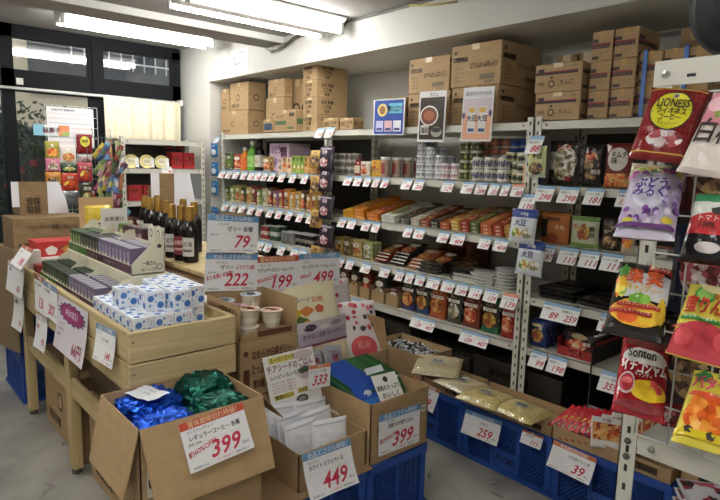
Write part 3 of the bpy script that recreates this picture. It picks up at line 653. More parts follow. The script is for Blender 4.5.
# --- middle bay, curry boxes (shelf 3)
def flatbox(w, d, h, top, side, txt, food, tc='f4ead0'):
    m = M(); m.bbox(-w/2, w/2, 0, d, 0, h, side, .001)
    mp = lambda x, y, l: (x, y, h+l)
    m.rect(-w*.48, w*.48, d*.02, d*.98, top, mp=mp); m.disc(0, d*.36, w*.4, d*.24, FOOD[food], mp=mp, lift=.001); m.text(txt, 0, d*.68, d*.16, tc, mp=mp, lift=.0014, align='c', maxw=w*.85)
    m.rect(-w*.46, w*.46, h*.15, h*.85, top, mp=lambda x, z, l: (x, -l, z)); m.text(txt, 0, h*.25, h*.5, tc, mp=lambda x, z, l: (x, -l-.0004, z), align='c', maxw=w*.8)
    return m
z = TIER[2]; x = onY(338, 212, YS+.05).x
def fb(x, w, d, h, args, n, label, group, tilt=.16, slide=0, z=TIER[2], Y=YS+.04, name='curry_box', cat='boxed food'):
    me = flatbox(w, d, h, *args).mesh(name)
    for i in range(n):
        obj(name, me, label=label, cat=cat, group=group, loc=(x+w/2, Y-i*h*.25, z+.002+i*(h+.0008)*.97), rz=random.uniform(-.03, .03)-.06, rx=.25)
fb(-3.14, .115, .33, .022, ('dca62c', 'd09a28', 'カレー', 'pasta', '7a2a14'), 2, 'yellow boxed curry lying flat at the left of the third shelf', 'yellow curry boxes')
fb(-3.02, .115, .34, .022, ('d98a24', 'c97a1c', '中辛カレー', 'meat', 'f4ead0'), 3, 'orange boxed curry lying flat beside the yellow ones', 'orange curry boxes')
fb(-2.89, .12, .34, .022, ('c9762a', 'b8661c', 'ビーフ', 'red', 'f4ead0'), 2, 'dark orange boxed curry next to the white and green packs', 'dark orange curry boxes')
fb(-2.75, .13, .34, .02, ('d9dcd0', 'c9ccc0', 'グリーン', 'green', '2a5a3a'), 2, 'white and green boxed curry lying flat in the middle bay', 'white and green curry boxes')
cols = [('4a4a44', '3a3a36', '黒カレー', 'dark'), ('b9b4a4', 'a9a494', '白粥', 'white'), ('8a4a2c', '7a3a20', '牛すじ', 'meat'), ('3c3a34', '2c2a26', '炭火焼', 'dark'), ('a9582c', '98481c', '牛丼', 'red'), ('c9a24a', 'b9923a', '親子丼', 'pasta'), ('94301f', '842010', '激辛', 'red'), ('5a6a3a', '4a5a2c', '野菜', 'green'), ('c2683a', 'b2582c', '豚丼', 'kimchi'), ('a03a24', '90301c', '麻婆', 'red'), ('b88a3a', 'a87a2c', '親子', 'pasta')]
x = -2.58
nm = ['black', 'white porridge', 'brown beef', 'charcoal grey', 'red brown', 'mustard', 'deep red', 'olive green', 'salmon orange', 'dark red', 'amber']
for i, c in enumerate(cols):
    w_ = [.1, .08, .08, .075, .085, .07, .07, .07, .08, .07, .075][i]
    if i < 8: w_ *= .95
    # standing on their long edge, leaning over like files
    m0 = flatbox(w_*.98, .32, .02, c[0], c[1], c[2], c[3]).mesh('curry_box')
    for k in range(2 if i < 5 else 3):
        obj('curry_box', m0, label='%s boxed meal propped at a slant on the third shelf' % nm[i], cat='boxed food', group='%s boxed meals' % nm[i], loc=(x+w_/2, YS+.04-k*.005, TIER[2]+.002+k*.0203), rz=random.uniform(-.05, .03)-.05, rx=.25+random.uniform(-.03, .03))
    x += w_+.004
# --- middle bay shelf 4
z = TIER[3]
for i, (a, b, f, c) in enumerate(((333, 342, 'meat', 'b9a25a.g'), (342.5, 350, 'dark', '8a7a4a.g'), (351, 361, 'pasta', 'c9b47a.g'), (361.5, 372, 'white', '9aa06a.g'))):
    pk(a, b, 0, z, YS+.05, art_food(c, f, '惣菜', '5a3a20'), '%s pouch standing at the left end of the fourth shelf' % ['tan stew', 'dark olive', 'pale pasta', 'green grey'][i], h=.125, rear=2, py=245)
for i, (x, w_, c, f, n, l) in enumerate(((-2.83, .13, '7a2a20.g', 'meat', 3, 'dark red pouch of grilled meat lying on the fourth shelf'), (-2.68, .14, '33302c.g', 'red', 4, 'black pouch with red dish lying in the middle of the fourth shelf'), (-2.52, .15, 'a3603c.g', 'meat', 3, 'brown pouch with white lettering lying on the fourth shelf'), (-2.36, .13, '3a2a26.g', 'kimchi', 3, 'dark brown pouch at the right of the lying pouches'))):
    me = pouch(w_, .2, .018, art_food(c, f, ['角煮', '牛丼', 'もつ煮', '丼'][i])).mesh('food_pouch')
    for k in range(n): obj('food_pouch', me, label=l, cat='food pack', group='pile of '+l.split(' lying')[0].split(' at')[0], loc=(x+w_/2, YS+.05+k*.016, z+.012+k*.019), rx=-1.25)
x = onY(445, 260, YS+.25).x
for i in range(3):
    m = M(); m.bbox(0, .09, 0, .16, 0, .19, '5a1c20', .002); m.text('赤飯', .045, .08, .06, 'b08a4a', align='c'); obj('dark_red_box', m, label='upright dark red box at the back of the fourth shelf', cat='boxed food', group='dark red boxes at the back', loc=(-2.42+i*.092, YS+.27, z))
# plastic food trays
def tray_mesh(w, d, h, rim, inner, lid=None):
    m = M(); e = .012
    o = [(-w/2+e, -d/2+e, 0), (w/2-e, -d/2+e, 0), (w/2-e, d/2-e, 0), (-w/2+e, d/2-e, 0)]; t = [(-w/2, -d/2, h), (w/2, -d/2, h), (w/2, d/2, h), (-w/2, d/2, h)]
    i2 = [(x*.93, y*.93, h) for x, y, _ in t]
    m.add(o+t, [(0, 3, 2, 1), (0, 1, 5, 4), (1, 2, 6, 5), (2, 3, 7, 6), (3, 0, 4, 7)], rim); m.add(t+i2, [(0, 1, 5, 4), (1, 2, 6, 5), (2, 3, 7, 6), (3, 0, 4, 7)], rim)
    m.grid(lambda a, b: (i2[0][0]+(i2[1][0]-i2[0][0])*a, i2[0][1]+(i2[3][1]-i2[0][1])*b, h-.001+.006*math.sin(a*3.14)*math.sin(b*3.14)), 8, 8, inner)
    return m
me = tray_mesh(.17, .13, .022, '2a2a2c.g', FOOD['dark']).mesh('food_tray')
for i in range(3):
    for k in range(3): obj('food_tray', me, label='black plastic tray of food under film on the fourth shelf', cat='food tray', group='black trays left of the round tubs', loc=(-2.33+i*.13+k*.01, YS+.1+.1*(i % 2), z+.0005+k*.0235), rz=.1*i)
me = tray_mesh(.15, .14, .02, 'd9d7d2.g', 'food:e8e8e6,b9a898,8a5a48,d0d0d0:40').mesh('food_tray')
for i in range(2):
    for k in range(2+i): obj('food_tray', me, label='white rimmed tray with pale film beside the stacked round tubs', cat='food tray', group='white rimmed trays', loc=(-2.06+i*.13, YS+.1, z+.0005+k*.0215+.0), rz=.1)
m = M(); m.lathe([(.045, 0), (.062, .014), (.066, .0145), (.066, .0165), (.05, .0175), (0, .0178)], 'd6d6d3.g', n=24); me = m.mesh('food_tub')
for i, (x, n) in enumerate(((-1.93, 4), (-1.79, 6))):
    for k in range(n): obj('food_tub', me, label='flat round white lidded tub in the %s pile near the post' % ['shorter', 'taller'][i], cat='food tub', group='%s pile of round tubs' % ['shorter', 'taller'][i], loc=(x+random.uniform(-.004, .004), YS+.08, z+.0005+k*.0182))
# --- middle bay shelf 5: half cut cartons and standing pouches
z = TIER[4]
def stand_box(px0, px1, art, label, n=3, Y=YS+.03, front=.08, h=.17, py=330):
    a = xat(px0, Y, z+.03); b = xat(px1, Y, z+.03); w_ = b-a-.006
    t = empty('display_carton', 'half cut brown display carton under the '+label.split(' standing')[0], 'display carton', 'display cartons on the lowest shelf', loc=((a+b)/2, Y, z))
    m = M(); m.box(-w_/2, w_/2, 0, .002, 0, front, 'card'); m.box(-w_/2, -w_/2+.002, 0, .2, 0, front*1.3, 'card'); m.box(w_/2-.002, w_/2, 0, .2, 0, front*1.3, 'card'); m.box(-w_/2, w_/2, 0, .2, 0, .002, 'cardin'); m.box(-w_/2, w_/2, .198, .2, 0, front*2, 'cardin'); obj('carton_tray', m, parent=t)
    me = pouch(w_-.012, h, .02, art).mesh('food_pouch')
    for k in range(n): obj('food_pouch', me, label=label, cat='food pack', group='row of '+label.split(' standing')[0], loc=((a+b)/2, Y+.016+k*.026, z+.003), rx=-.06)
stand_box(337, 346.5, art_food('6a4438.g', 'red', 'ソース', 'e8dcc8'), 'brown red pouch standing in a half cut carton, first from left')
stand_box(347.5, 358, art_food('4c4a3c.g', 'pasta', 'ソース', 'e8dcc8'), 'dark green pouch standing in a half cut carton, second from left')
stand_box(359, 369.5, art_food('7a3428.g', 'red', 'ナポリ', 'e8dcc8'), 'red tomato pouch standing in a half cut carton, third from left')
stand_box(371, 384, art_food('3a3c34.g', 'white', 'クリーム', 'f0ead8'), 'black cream sauce pouch standing in a half cut carton, fourth from left')
stand_box(385.5, 398, art_food('5c2c2c.g', 'red', '担々', 'e8b8b0'), 'maroon pouch sunk in its carton, fifth from left', h=.11)
for i, (a, b, base, f, lg, l) in enumerate(((399.5, 413.5, '3a3468.g', 'kimchi', 'ゴロッと', 'purple navy pasta sauce pouch, left of the blue one'), (414, 427, '2f4a78.g', 'pasta', 'カルボ', 'blue pasta sauce pouch standing on the lowest shelf'), (427.5, 444, 'b0582c.g', 'meat', 'ボロネーゼ', 'orange pasta sauce pouch standing on the lowest shelf'), (445, 460, '3f4234.g', 'white', 'きのこ', 'black and cream pasta sauce pouch standing on the lowest shelf'), (460.5, 478, '7a3a26.g', 'red', 'トマト', 'brown pasta sauce pouch with red dish, right of the black one'), (479, 497, '2d6a48.g', 'pasta', 'バジル', 'green pasta sauce pouch standing on the lowest shelf'), (498.5, 514, 'a03030.g', 'red', 'アラビ', 'red pasta sauce pouch next to the post on the lowest shelf'))):
    pk(a, b, 0, z, YS+.03, dict(base=base, bands=[(.2, .88, '3b3a34.g')] if i in (0, 1, 3, 5) else [], art=[('o', 0, .38, .78, .22, FOOD[f]), ('r', -.8, .8, .62, .72, 'ece6d6'), ('t', lg, 0, .635, .07, '3a2a20', 'c', .75), ('t', lg, 0, .77, .06, 'f0e8d4', 'c', .6), ('r', -.6, .6, .86, .9, 'c9b06a')]), l, h=.2, t=.034, rear=2, rx=-.04, py=340)

# --- right bay: snack bags
z = TIER[1]
pk(545, 577, 0, z, YS+.03, dict(base='26201e.g', art=[('o', .15, .5, .75, .4, FOOD['white'], .05), ('r', -.9, -.35, .35, .75, 'b8b2a8'), ('t', '牛', -.62, .5, .14, '1c1a18', 'c', .3), ('r', .25, .6, .1, .2, '9a2a24'), ('t', 'たたき', .1, .8, .09, 'b04030')], res=(14, 18)), 'black snack bag with pale rice cracker picture, left of three', h=.215, t=.05)
pk(579, 601, 0, z, YS+.05, dict(base='2c2624.g', art=[('o', 0, .5, .7, .36, FOOD['dark'], .08), ('o', -.1, .72, .6, .12, FOOD['red']), ('t', '海苔巻', .45, .3, .09, 'd8d2c4', 'c', .4)], res=(14, 18)), 'dark narrow snack bag between the pale cracker bag and kimchi bag', h=.195, t=.05)
pk(601, 631, 0, z, YS+.03, dict(base='6a2420.g', art=[('o', 0, .64, .72, .26, 'd8d0c4'), ('t', 'キムチ', .1, .68, .12, '1c1616', 'c', .55), ('t', '味', -.2, .54, .12, '1c1616', 'c', .3), ('r', -.9, .9, .04, .32, FOOD['kimchi'])], bands=[(0, .3, 'b8602c.g')], res=(14, 18)), 'red kimchi snack bag with a pale oval and black lettering', h=.2, t=.05)
pk(526, 545, 0, 1.455, YS-.05, dict(base='c9cf92.g', art=[('o', 0, .28, .8, .2, FOOD['dark']), ('t', 'そば', .1, .6, .14, '2c3a24'), ('o', -.5, .75, .25, .12, 'e8d86a')], bands=[(0, .12, 'b8bcae')]), 'pale green soup pouch hanging at the post between the bays', h=.15, t=.02)
z = TIER[2]
for k in range(3):
    pk(538+k*1, 567+k, 0, z, YS+.03+k*.05, dict(base='b06a30', art=[('o', 0, .2, .4, .17, '8a3c1c'), ('t', '胡麻豆腐', -.5, .78, .09, '26201a', 'l', .7), ('r', -.9, -.4, .2, .8, '2a241e'), ('t', 'たれ', .5, .5, .12, 'e8dcc0', 'c', .35)]), 'orange brown packet with black lettering on the third shelf', 'orange brown packets', h=.15, t=.045, py=240)
pk(568, 597, 0, z, YS+.03, dict(base='b9bda0', bands=[(.86, 1, '6f9048'), (0, .16, '7fa04c')], art=[('o', .05, .5, .5, .26, FOOD['pasta'], .1), ('t', '赤', -.6, .6, .13, 'b04a3a', 'c', .3), ('t', '鯛', .6, .55, .13, '2c3a24', 'c', .3), ('t', '飯', .6, .36, .13, '2c3a24', 'c', .3)]), 'white and green rice packet with a fish picture on the third shelf', h=.148, t=.04, py=240)
pk(599, 618, 0, z, YS+.04, dict(base='3a2c24.g', art=[('o', 0, .25, .85, .2, FOOD['dark']), ('t', 'ほし芋', .1, .6, .1, 'c9b890', 'c', .6, .5)]), 'dark brown stand-up pouch leaning right of the white and green packet', h=.15, t=.04, py=240)
pk(619, 634, 0, z, YS+.04, dict(base='c9b8a0.g', art=[('o', 0, .4, .75, .25, FOOD['orange'])]), 'pale pouch with orange filling at the right of the third shelf', h=.13, t=.04, py=240)
a = onY(652, 240, YS+.03).x; m = tray_mesh(.15, .12, .04, 'b9b7b2.g', FOOD['red']); m.text('のり巻', 0, .01, .02, 'b04a3a', mp=lambda x, z, l: (x, -.055-l, z), align='c')
obj('food_tray', m, label='clear pack with red label on the right end of the third shelf', cat='food tray', loc=(a, YS+.08, z+.001))
z = TIER[3]; me = tray_mesh(.19, .14, .018, '232122.g', 'food:1e1c1c,3a302c,5a4a40,262424:40').mesh('food_tray')
for i in range(4):
    for j in range(2):
        for k in range(2 if i % 2 else 3): obj('food_tray', me, label='flat black plastic tray lying on the fourth shelf of the right bay', cat='food tray', group='black trays on the right bay', loc=(-1.47+i*.21, YS+.1+j*.16, z+.0005+k*.0195), rz=random.uniform(-.1, .1))
z = TIER[4]
pk(528, 545, 0, z, YS+.03, dict(base='24376e.g', art=[('o', 0, .45, .75, .25, FOOD['pasta']), ('t', '旨', .4, .7, .14, 'e8e2c8'), ('r', -.7, .3, .78, .88, 'c9b87a')]), 'blue pasta snack pack at the left of the lowest shelf, right bay', h=.14, t=.035, rear=4, py=330)
t = empty('display_carton', 'red display carton holding a row of red and black packs', 'display carton', loc=(-1.335, YS+.03, z))
m = M(); m.box(-.1, .1, 0, .003, 0, .045, 'a02a28'); m.box(.098, .1, 0, .36, 0, .1, '8e2624'); m.box(-.1, -.098, 0, .36, 0, .09, '8e2624'); m.box(-.1, .1, 0, .36, 0, .002, '8e2624'); m.text('トマト', 0, .012, .022, 'e8d8c0', align='c')
m.text('濃厚トマト', .2, .05, .03, 'c86a5a', mp=lambda x, z, l: (.1+l, x, z)); m.rect(.05, .14, .03, .08, 'b84a42', mp=lambda x, z, l: (.1+l, x, z)); obj('carton_tray', m, parent=t)
me = pouch(.17, .125, .035, dict(base='6a1c1c.g', bands=[(.55, 1, '2c2422.g')], art=[('o', -.1, .45, .6, .24, FOOD['red']), ('o', .0, .8, .5, .1, 'b8a070'), ('t', '濃厚', .5, .5, .12, 'e8dcc8', 'c', .3)])).mesh('food_pouch')
for k in range(6): obj('food_pouch', me, label='red and black tomato sauce pack standing in the red display carton', cat='food pack', group='packs in the red display carton', loc=(-1.335, YS+.056+k*.045, z+.003), rx=-.12)
m = M(); m.add([(-.05, 0, 0), (.05, 0, 0), (0, .07, .035), (-.05, .09, 0), (.05, .09, 0)], [(0, 1, 2), (1, 4, 2), (4, 3, 2), (3, 0, 2)], '2c3c8c.g'); obj('folded_wrapper', m, label='small crumpled blue wrapper lying on the lowest shelf of the right bay', cat='wrapper', loc=(-.93, YS+.06, TIER[4]+.001))

# --- left bay
z = TIER[1]
def bottle(px, Y, z, r, h, body, cap, label, lab='d9d4c4', group=None, name='sauce_bottle'):
    x = onY(px, 170, Y).x; t = empty(name, label, 'bottle', group, loc=(x, Y, z))
    m = M(); m.lathe([(r*.9, 0), (r, .004), (r, h*.55), (r*.92, h*.64), (r*.45, h*.76), (r*.38, h*.9)], body, n=16); obj('bottle_body', m, parent=t)
    m = M(); m.lathe([(r+.0006, h*.12), (r+.0006, h*.5)], lab, n=16, cap=False); m.text('本みりん', 0, h*.25, h*.07, '3c3028', mp=lambda a, b, l: ((r+.001+l)*math.sin(a/r), -(r+.001+l)*math.cos(a/r), b), align='c', maxw=r*1.5); obj('bottle_label', m, parent=t)
    m = M(); m.lathe([(r*.46, h*.86), (r*.48, h*.87), (r*.48, h*.98), (r*.4, h)], cap, n=14); obj('cap', m, parent=t); return t
for i, (a, b, c, f, l, h_) in enumerate(((222, 232, '55693c.g', 'green', 'green and white pouch at the left end of the bottle shelf', .15), (232.5, 241, '9c3c34.g', 'red', 'dark red pouch left of the orange bottle', .14))):
    pk(a, b, 0, z, YS+.06, art_food(c, f, 'つゆ'), l, h=h_, rear=2, py=165)
bottle(245.5, YS+.1, z, .045, .2, 'c87a2c.g', 'd8d4c8', 'orange sauce bottle with a white cap on the left bay', 'd86a2c')
bottle(252.5, YS+.1, z, .045, .25, '5c9a3c.g', 'e6e6da', 'tall green bottle with a white cap on the left bay', '9cc46a')
bottle(259.5, YS+.14, z, .045, .27, '1c1612.g', '2a2018', 'tall black soy sauce bottle with white label on the left bay', 'd0c8b8')
pk(262, 269.5, 0, z, YS+.05, art_food('a8844c.g', 'red', '昆布'), 'tan square pouch in front of the black bottle', h=.12, rear=1, py=170)
a = onY(269.5, 175, YS+.1).x; b = onY(288, 175, YS+.1).x
m = M(); w_ = b-a; m.bbox(0, w_, 0, .22, 0, .23, 'cfb4cc', .003); m.text('ぶどう', w_*.1, .15, .05, '8a4a8c', maxw=w_*.5); m.text('糖', w_*.6, .12, .07, 'b84a7c')
for i in range(5): m.disc(w_*(.2+.15*i), .06+.02*(i % 2), .03, .03, ['e0a0c0', '9c8ac0', 'e8d0d8'][i % 3])
obj('pink_gift_box', m, label='large pale pink and lilac box on the bottle shelf', cat='boxed food', loc=(a, YS+.1, z))
for i, (px, c, f, h_) in enumerate(((278, 'd9c0b0', 'white', .11), (282.5, 'd0a890', 'orange', .12), (287, 'e0c8a8', 'pasta', .115), (291.5, '8fae4c', 'green', .13), (295.5, '9cb85c', 'green', .13), (299.5, '7ca03c', 'green', .13), (304, 'c09a5c', 'meat', .13), (308.5, 'b8884c', 'meat', .13), (313, 'a87c44', 'dark', .13))):
    a = onY(px, 178, YS+.04).x; b = onY(px+4.2, 178, YS+.04).x; w_ = b-a; m = M(); m.bbox(0, w_-.003, 0, .09, 0, h_, c, .0015); m.disc(w_/2, h_*.4, w_*.38, h_*.22, FOOD[f]); m.text('粉', w_/2, h_*.7, h_*.2, '5a3a2a', align='c', maxw=w_*.6)
    obj('small_food_box', m, label='small upright %s box in the row beside the pink box, %s along' % (['pink', 'salmon', 'cream', 'green', 'light green', 'dark green', 'tan', 'caramel', 'brown'][i], names[i]), cat='boxed food', loc=(a, YS+.04, z))
z = TIER[2]; cl = ['5c7a34', '94a44c', 'b8ac6c', '3c4c34', 'c8a86c', '8a3a34', '6c8c44', 'd0c8a8', '6c3c2c', '8a6a8c', 'a83c34', 'cf8a3c', 'd89a4c', 'c9a24c', '5a3a24', 'c08a4c', 'b8943c', '7c5a2c']
cn = ['dark green', 'leaf green', 'straw', 'bottle green', 'tan', 'wine red', 'moss green', 'ivory', 'chestnut', 'mauve', 'red', 'orange', 'apricot', 'gold', 'dark brown', 'caramel', 'mustard', 'umber']
for i in range(18):
    pa = 224+i*5.25+i*i*.012; pk(pa, pa+5.2, 0, z, YS+.05, art_food(cl[i]+'.g', ['green', 'white', 'red', 'meat', 'pasta', 'dark'][i % 6], '茶'), '%s packet standing in the third shelf row of the left bay' % cn[i], h=.135+.012*((i*7) % 3), t=.025, rear=2, py=205)
z = TIER[3]
def drink(px, n, body, band, label, group, h_=.115, Y=YS+.06, r=.028, lid='c9c9c6.m', deep=2):
    me = can_mesh(r, h_, body, band, None, lid).mesh('drink_can')
    for i in range(n):
        x = xat(px, Y, z+.03)+i*(2*r+.003)
        for k in range(deep): obj('drink_can', me, label=label, cat='can', group=group, loc=(x, Y+k*(2*r+.003), z+.0005))
drink(228, 5, 'b9b8c0.m', '7c88b0', 'silver blue drink can at the far left of the fourth shelf', 'silver blue drink cans')
drink(264, 2, '8a3430.g', 'b8b0a8', 'red drink can on the fourth shelf of the left bay', 'red drink cans')
drink(273.5, 2, '3c5a44.g', 'b9bdb8', 'green drink can on the fourth shelf of the left bay', 'green drink cans', .125)
drink(284.5, 3, '9a9c98.m', '86888a', 'plain grey drink can on the fourth shelf of the left bay', 'plain grey drink cans', .1, Y=YS+.04)
drink(299, 4, '2a2826.g', '8a8478', 'black coffee can beside the post on the left bay', 'black coffee cans', .1, Y=YS+.07)
z = TIER[4]
for i in range(9):
    pa = 240+i*8.5; pk(pa, pa+8, 0, z, YS+.06, art_food(['6a3a2c.g', '8a5a34.g', '4c3c34.g'][i % 3], ['meat', 'dark', 'red'][i % 3], '麺'), 'dim %s packet on the lowest shelf of the left bay' % ['red brown', 'tan brown', 'grey brown'][i % 3], 'dim packets on the lowest left shelf', h=.13, py=270)
# hanging snack bags on the posts
def hangbag(px, py0, w, h, art, label, group, Y=YS-.04, t=.03, rx=0, rz=0, py=None, cat='snack bag'):
    p = onY(px, py0, Y); m = pouch(w, h, t, art); 
    hk = M(); hk.tube([(0, .03, h-.006), (0, -.002, h-.006), (0, -.012, h-.002)], .0015, 'b8b8b4', 5)
    o = obj('snack_bag', m, label=label, cat=cat, group=group, loc=(p.x, Y, p.z-h), rx=rx, rz=rz); obj('hook', hk, parent=o); return o
for i, y in enumerate((143, 162, 181, 207)):
    hangbag(214.5, y, .13, .125, dict(base='2f6fa8.g', art=[('o', 0, .35, .7, .22, 'd9e4e8'), ('t', 'いか', 0, .7, .14, 'f0f4f6')]), '%s blue squid snack bag on the far left post' % ['topmost', 'second', 'third', 'lowest'][i], 'blue snack bags on the far left post', t=.02)
for i, y in enumerate((146, 167, 195, 224)):
    o = hangbag(325, y, .16, .17, dict(base='302430.g', art=[('o', 0, .33, .6, .2, FOOD['candy']), ('t', '黒飴', 0, .68, .12, 'd0c0d0'), ('r', -.8, .8, .85, .92, 'a090a0')]), '%s purple black candy bag on the post between left and middle bays' % ['topmost', 'second', 'third', 'lowest'][i], 'purple black candy bags on the post', rx=-.15, Y=YS-.07, t=.04)
for i, y in enumerate((150, 176, 210, 246)):
    hangbag(316, y, .15, .13, dict(base='b8924c.g', art=[('o', 0, .4, .7, .26, FOOD['dark']), ('t', '珈琲', 0, .74, .12, '3a2418')]), '%s golden brown candy bag beside the purple ones' % ['topmost', 'second', 'third', 'lowest'][i], 'golden brown candy bags on the post', rx=-.1, Y=YS-.05, t=.035)
for i, y in enumerate((209, 241)):
    o = hangbag([523, 530][i], y, .15, .17, dict(base='d4d8de.g', bands=[(.72, 1, '2c4288.g')], art=[('o', -.3, .3, .42, .14, FOOD['green']), ('o', .45, .3, .42, .14, FOOD['white']), ('t', '大豆', -.1, .52, .15, '26306c', 'c', .7), ('t', '北海道', .1, .82, .07, 'e8ecf4')], res=(14, 16)), '%s blue and white soybean snack bag hanging at the post between the bays' % ['upper', 'lower'][i], 'blue and white soybean bags on the post', rx=-.15, Y=YS-.1, t=.035)

# ================================================================== BLUE CRATES
BLUE = '1f4a9c'; BLUD = '1a3e88'
def lattice(m, mp, a0, a1, b0, b1, k, pitch=.021, wd=.0032, dp=.004):
    """diagonal bars clipped to a rectangle; mp(a,b,l) -> 3D, l outwards"""
    for s in (1, -1):
        c = -(b1-b0) if s > 0 else 0
        while c < (a1-a0)+(b1-b0 if s < 0 else 0):
            # line a = a0 + c + s*(b-b0)
            pts = []
            for b in (b0, b1): pts.append((a0+c+s*(b-b0), b))
            (p, q), (r, t) = pts
            def clip(p, q, r, t):
                if r == p: return None
                out = []
                for aa, bb in ((p, q), (r, t)):
                    if aa < a0: bb = q+(t-q)*(a0-p)/(r-p); aa = a0
                    elif aa > a1: bb = q+(t-q)*(a1-p)/(r-p); aa = a1
                    out.append((aa, bb))
                if min(p, r) > a1 or max(p, r) < a0: return None
                return out
            z = clip(p, q, r, t)
            if z and abs(z[0][1]-z[1][1]) > .004:
                (p, q), (r, t) = z
                vs = [mp(p-wd, q, 0), mp(p+wd, q, 0), mp(r+wd, t, 0), mp(r-wd, t, 0), mp(p-wd, q, -dp), mp(p+wd, q, -dp), mp(r+wd, t, -dp), mp(r-wd, t, -dp)]
                m.add(vs, [(0, 1, 2, 3), (7, 6, 5, 4), (0, 3, 7, 4), (1, 5, 6, 2)], k)
            c += pitch
def crate(x0, x1, y0, y1, z0, h, label, group=None, word=None, faces='SE'):
    w, d = x1-x0, y1-y0; t = empty('plastic_crate', label, 'crate', group, loc=(x0, y0, z0))
    m = M(); th = .012
    def side(mp, W, fancy, wordy):
        def pan(a0, a1, b0, b1, l0=0, l1=-th, k=BLUE):
            v = [mp(a, b, l) for l in (l0, l1) for a, b in ((a0, b0), (a1, b0), (a1, b1), (a0, b1))]
            m.add(v, [(0, 1, 2, 3), (7, 6, 5, 4), (0, 4, 5, 1), (1, 5, 6, 2), (2, 6, 7, 3), (3, 7, 4, 0)], k)
        pan(0, W, h-.035, h, .012); pan(-.01, W+.01, 0, .022, .012); pan(0, .03, .022, h-.035, .004); pan(W-.03, W, .022, h-.035, .004)
        n = max(2, round((W-.06)/.13)); s = (W-.06)/n
        for i in range(n):
            a = .03+i*s
            if i: pan(a-.009, a+.009, .022, h-.035, .002)
            if wordy and i in (n//2,):
                pan(a, a+s, .022, .12, .001); m.text(word, a+s/2, .055, .038, '10192e', mp=lambda x, z, l: mp(x, z, .001+l), align='c', maxw=s*.85); lattice(m, mp, a+.009, a+s-.009, .125, h-.04, BLUE)
            else: lattice(m, mp, a+.009, a+s-.009, .03, h-.04, BLUE)
    side(lambda a, b, l: (a, -l, b), w, True, bool(word)); side(lambda a, b, l: (w+l, a, b), d, True, False)
    side(lambda a, b, l: (-l, d-a, b), d, False, False); side(lambda a, b, l: (w-a, d+l, b), w, False, False)
    m.box(.01, w-.01, .01, d-.01, .004, .012, BLUD); obj('crate_shell', m, parent=t)
    return t
CH = .288
crate(-1.93, -1.6, .62, 1.11, 0, CH, 'blue lattice crate under the carton of blue and green coffee bags')
crate(-2.1, -1.6, 1.13, 1.475, 0, CH, 'blue lattice crate under the carton of white pouches')
crate(-2.1, -1.6, 1.49, 1.835, 0, CH, 'blue lattice crate at the aisle corner under the green packs')
cx = [-2.8, -2.285, -1.77, -1.255, -.74]
cl_ = ['under the black and white candies', 'below the pale dried bread bags', 'below the yellow bags with the 259 sign', 'below the red packs with the 39 sign']
for i in range(4):
    crate(cx[i], cx[i]+.505, 2.33, 2.57, 0, CH, 'blue lattice crate under the shelving, '+cl_[i], 'crates along the shelving', word='UNCMS')

# ================================================================== OPEN CARTONS
def open_carton(x0, x1, y0, y1, z0, z1, label, flaps={}, prints=None, th=.004, walls='SENW', low={}, name='open_carton', k='card', cat='cardboard box', group=None):
    t = empty(name, label, cat, group, loc=(x0, y0, z0)); w, d, h = x1-x0, y1-y0, z1-z0
    m = M(); m.box(0, w, 0, d, 0, th, 'cardin')
    W = dict(S=(0, w, 0, th), N=(0, w, d-th, d), W=(0, th, 0, d), E=(w-th, w, 0, d))
    for c in walls:
        a = W[c]; hh = low.get(c, h); m.box(a[0], a[1], a[2], a[3], th, hh, {'*': k, {'S': '+', 'N': '-', 'W': 'x', 'E': 'x'}[c]: 'cardin'} if 0 else k)
    if prints: prints(m, w, d, h)
    obj('carton_body', m, parent=t)
    for c, (ln, ang) in flaps.items():
        f = M(); W_ = w if c in 'SN' else d
        s = .012; f.add([(s*0+.002, -th/2, 0), (W_-.002, -th/2, 0), (W_-.012, -th/2, ln), (.012, -th/2, ln), (.002, th/2, 0), (W_-.002, th/2, 0), (W_-.012, th/2, ln), (.012, th/2, ln)], [(0, 1, 2, 3), (7, 6, 5, 4), (0, 4, 5, 1), (1, 5, 6, 2), (2, 6, 7, 3), (3, 7, 4, 0)], k)
        a = math.radians(ang)
        # built facing -y, rotate outwards about its foot, then turn to its side
        rz = {'S': 0, 'E': math.pi/2, 'N': math.pi, 'W': -math.pi/2}[c]
        base = {'S': (0, th/2, h), 'E': (w-th/2, 0, h), 'N': (w, d-th/2, h), 'W': (th/2, d, h)}[c]
        hh = low.get(c)
        if hh: base = (base[0], base[1], hh)
        o = obj('carton_flap', f, parent=t); o.matrix_local = Matrix.Translation(base) @ Matrix.Rotation(rz, 4, 'Z') @ Matrix.Rotation(a, 4, 'X')
    return t
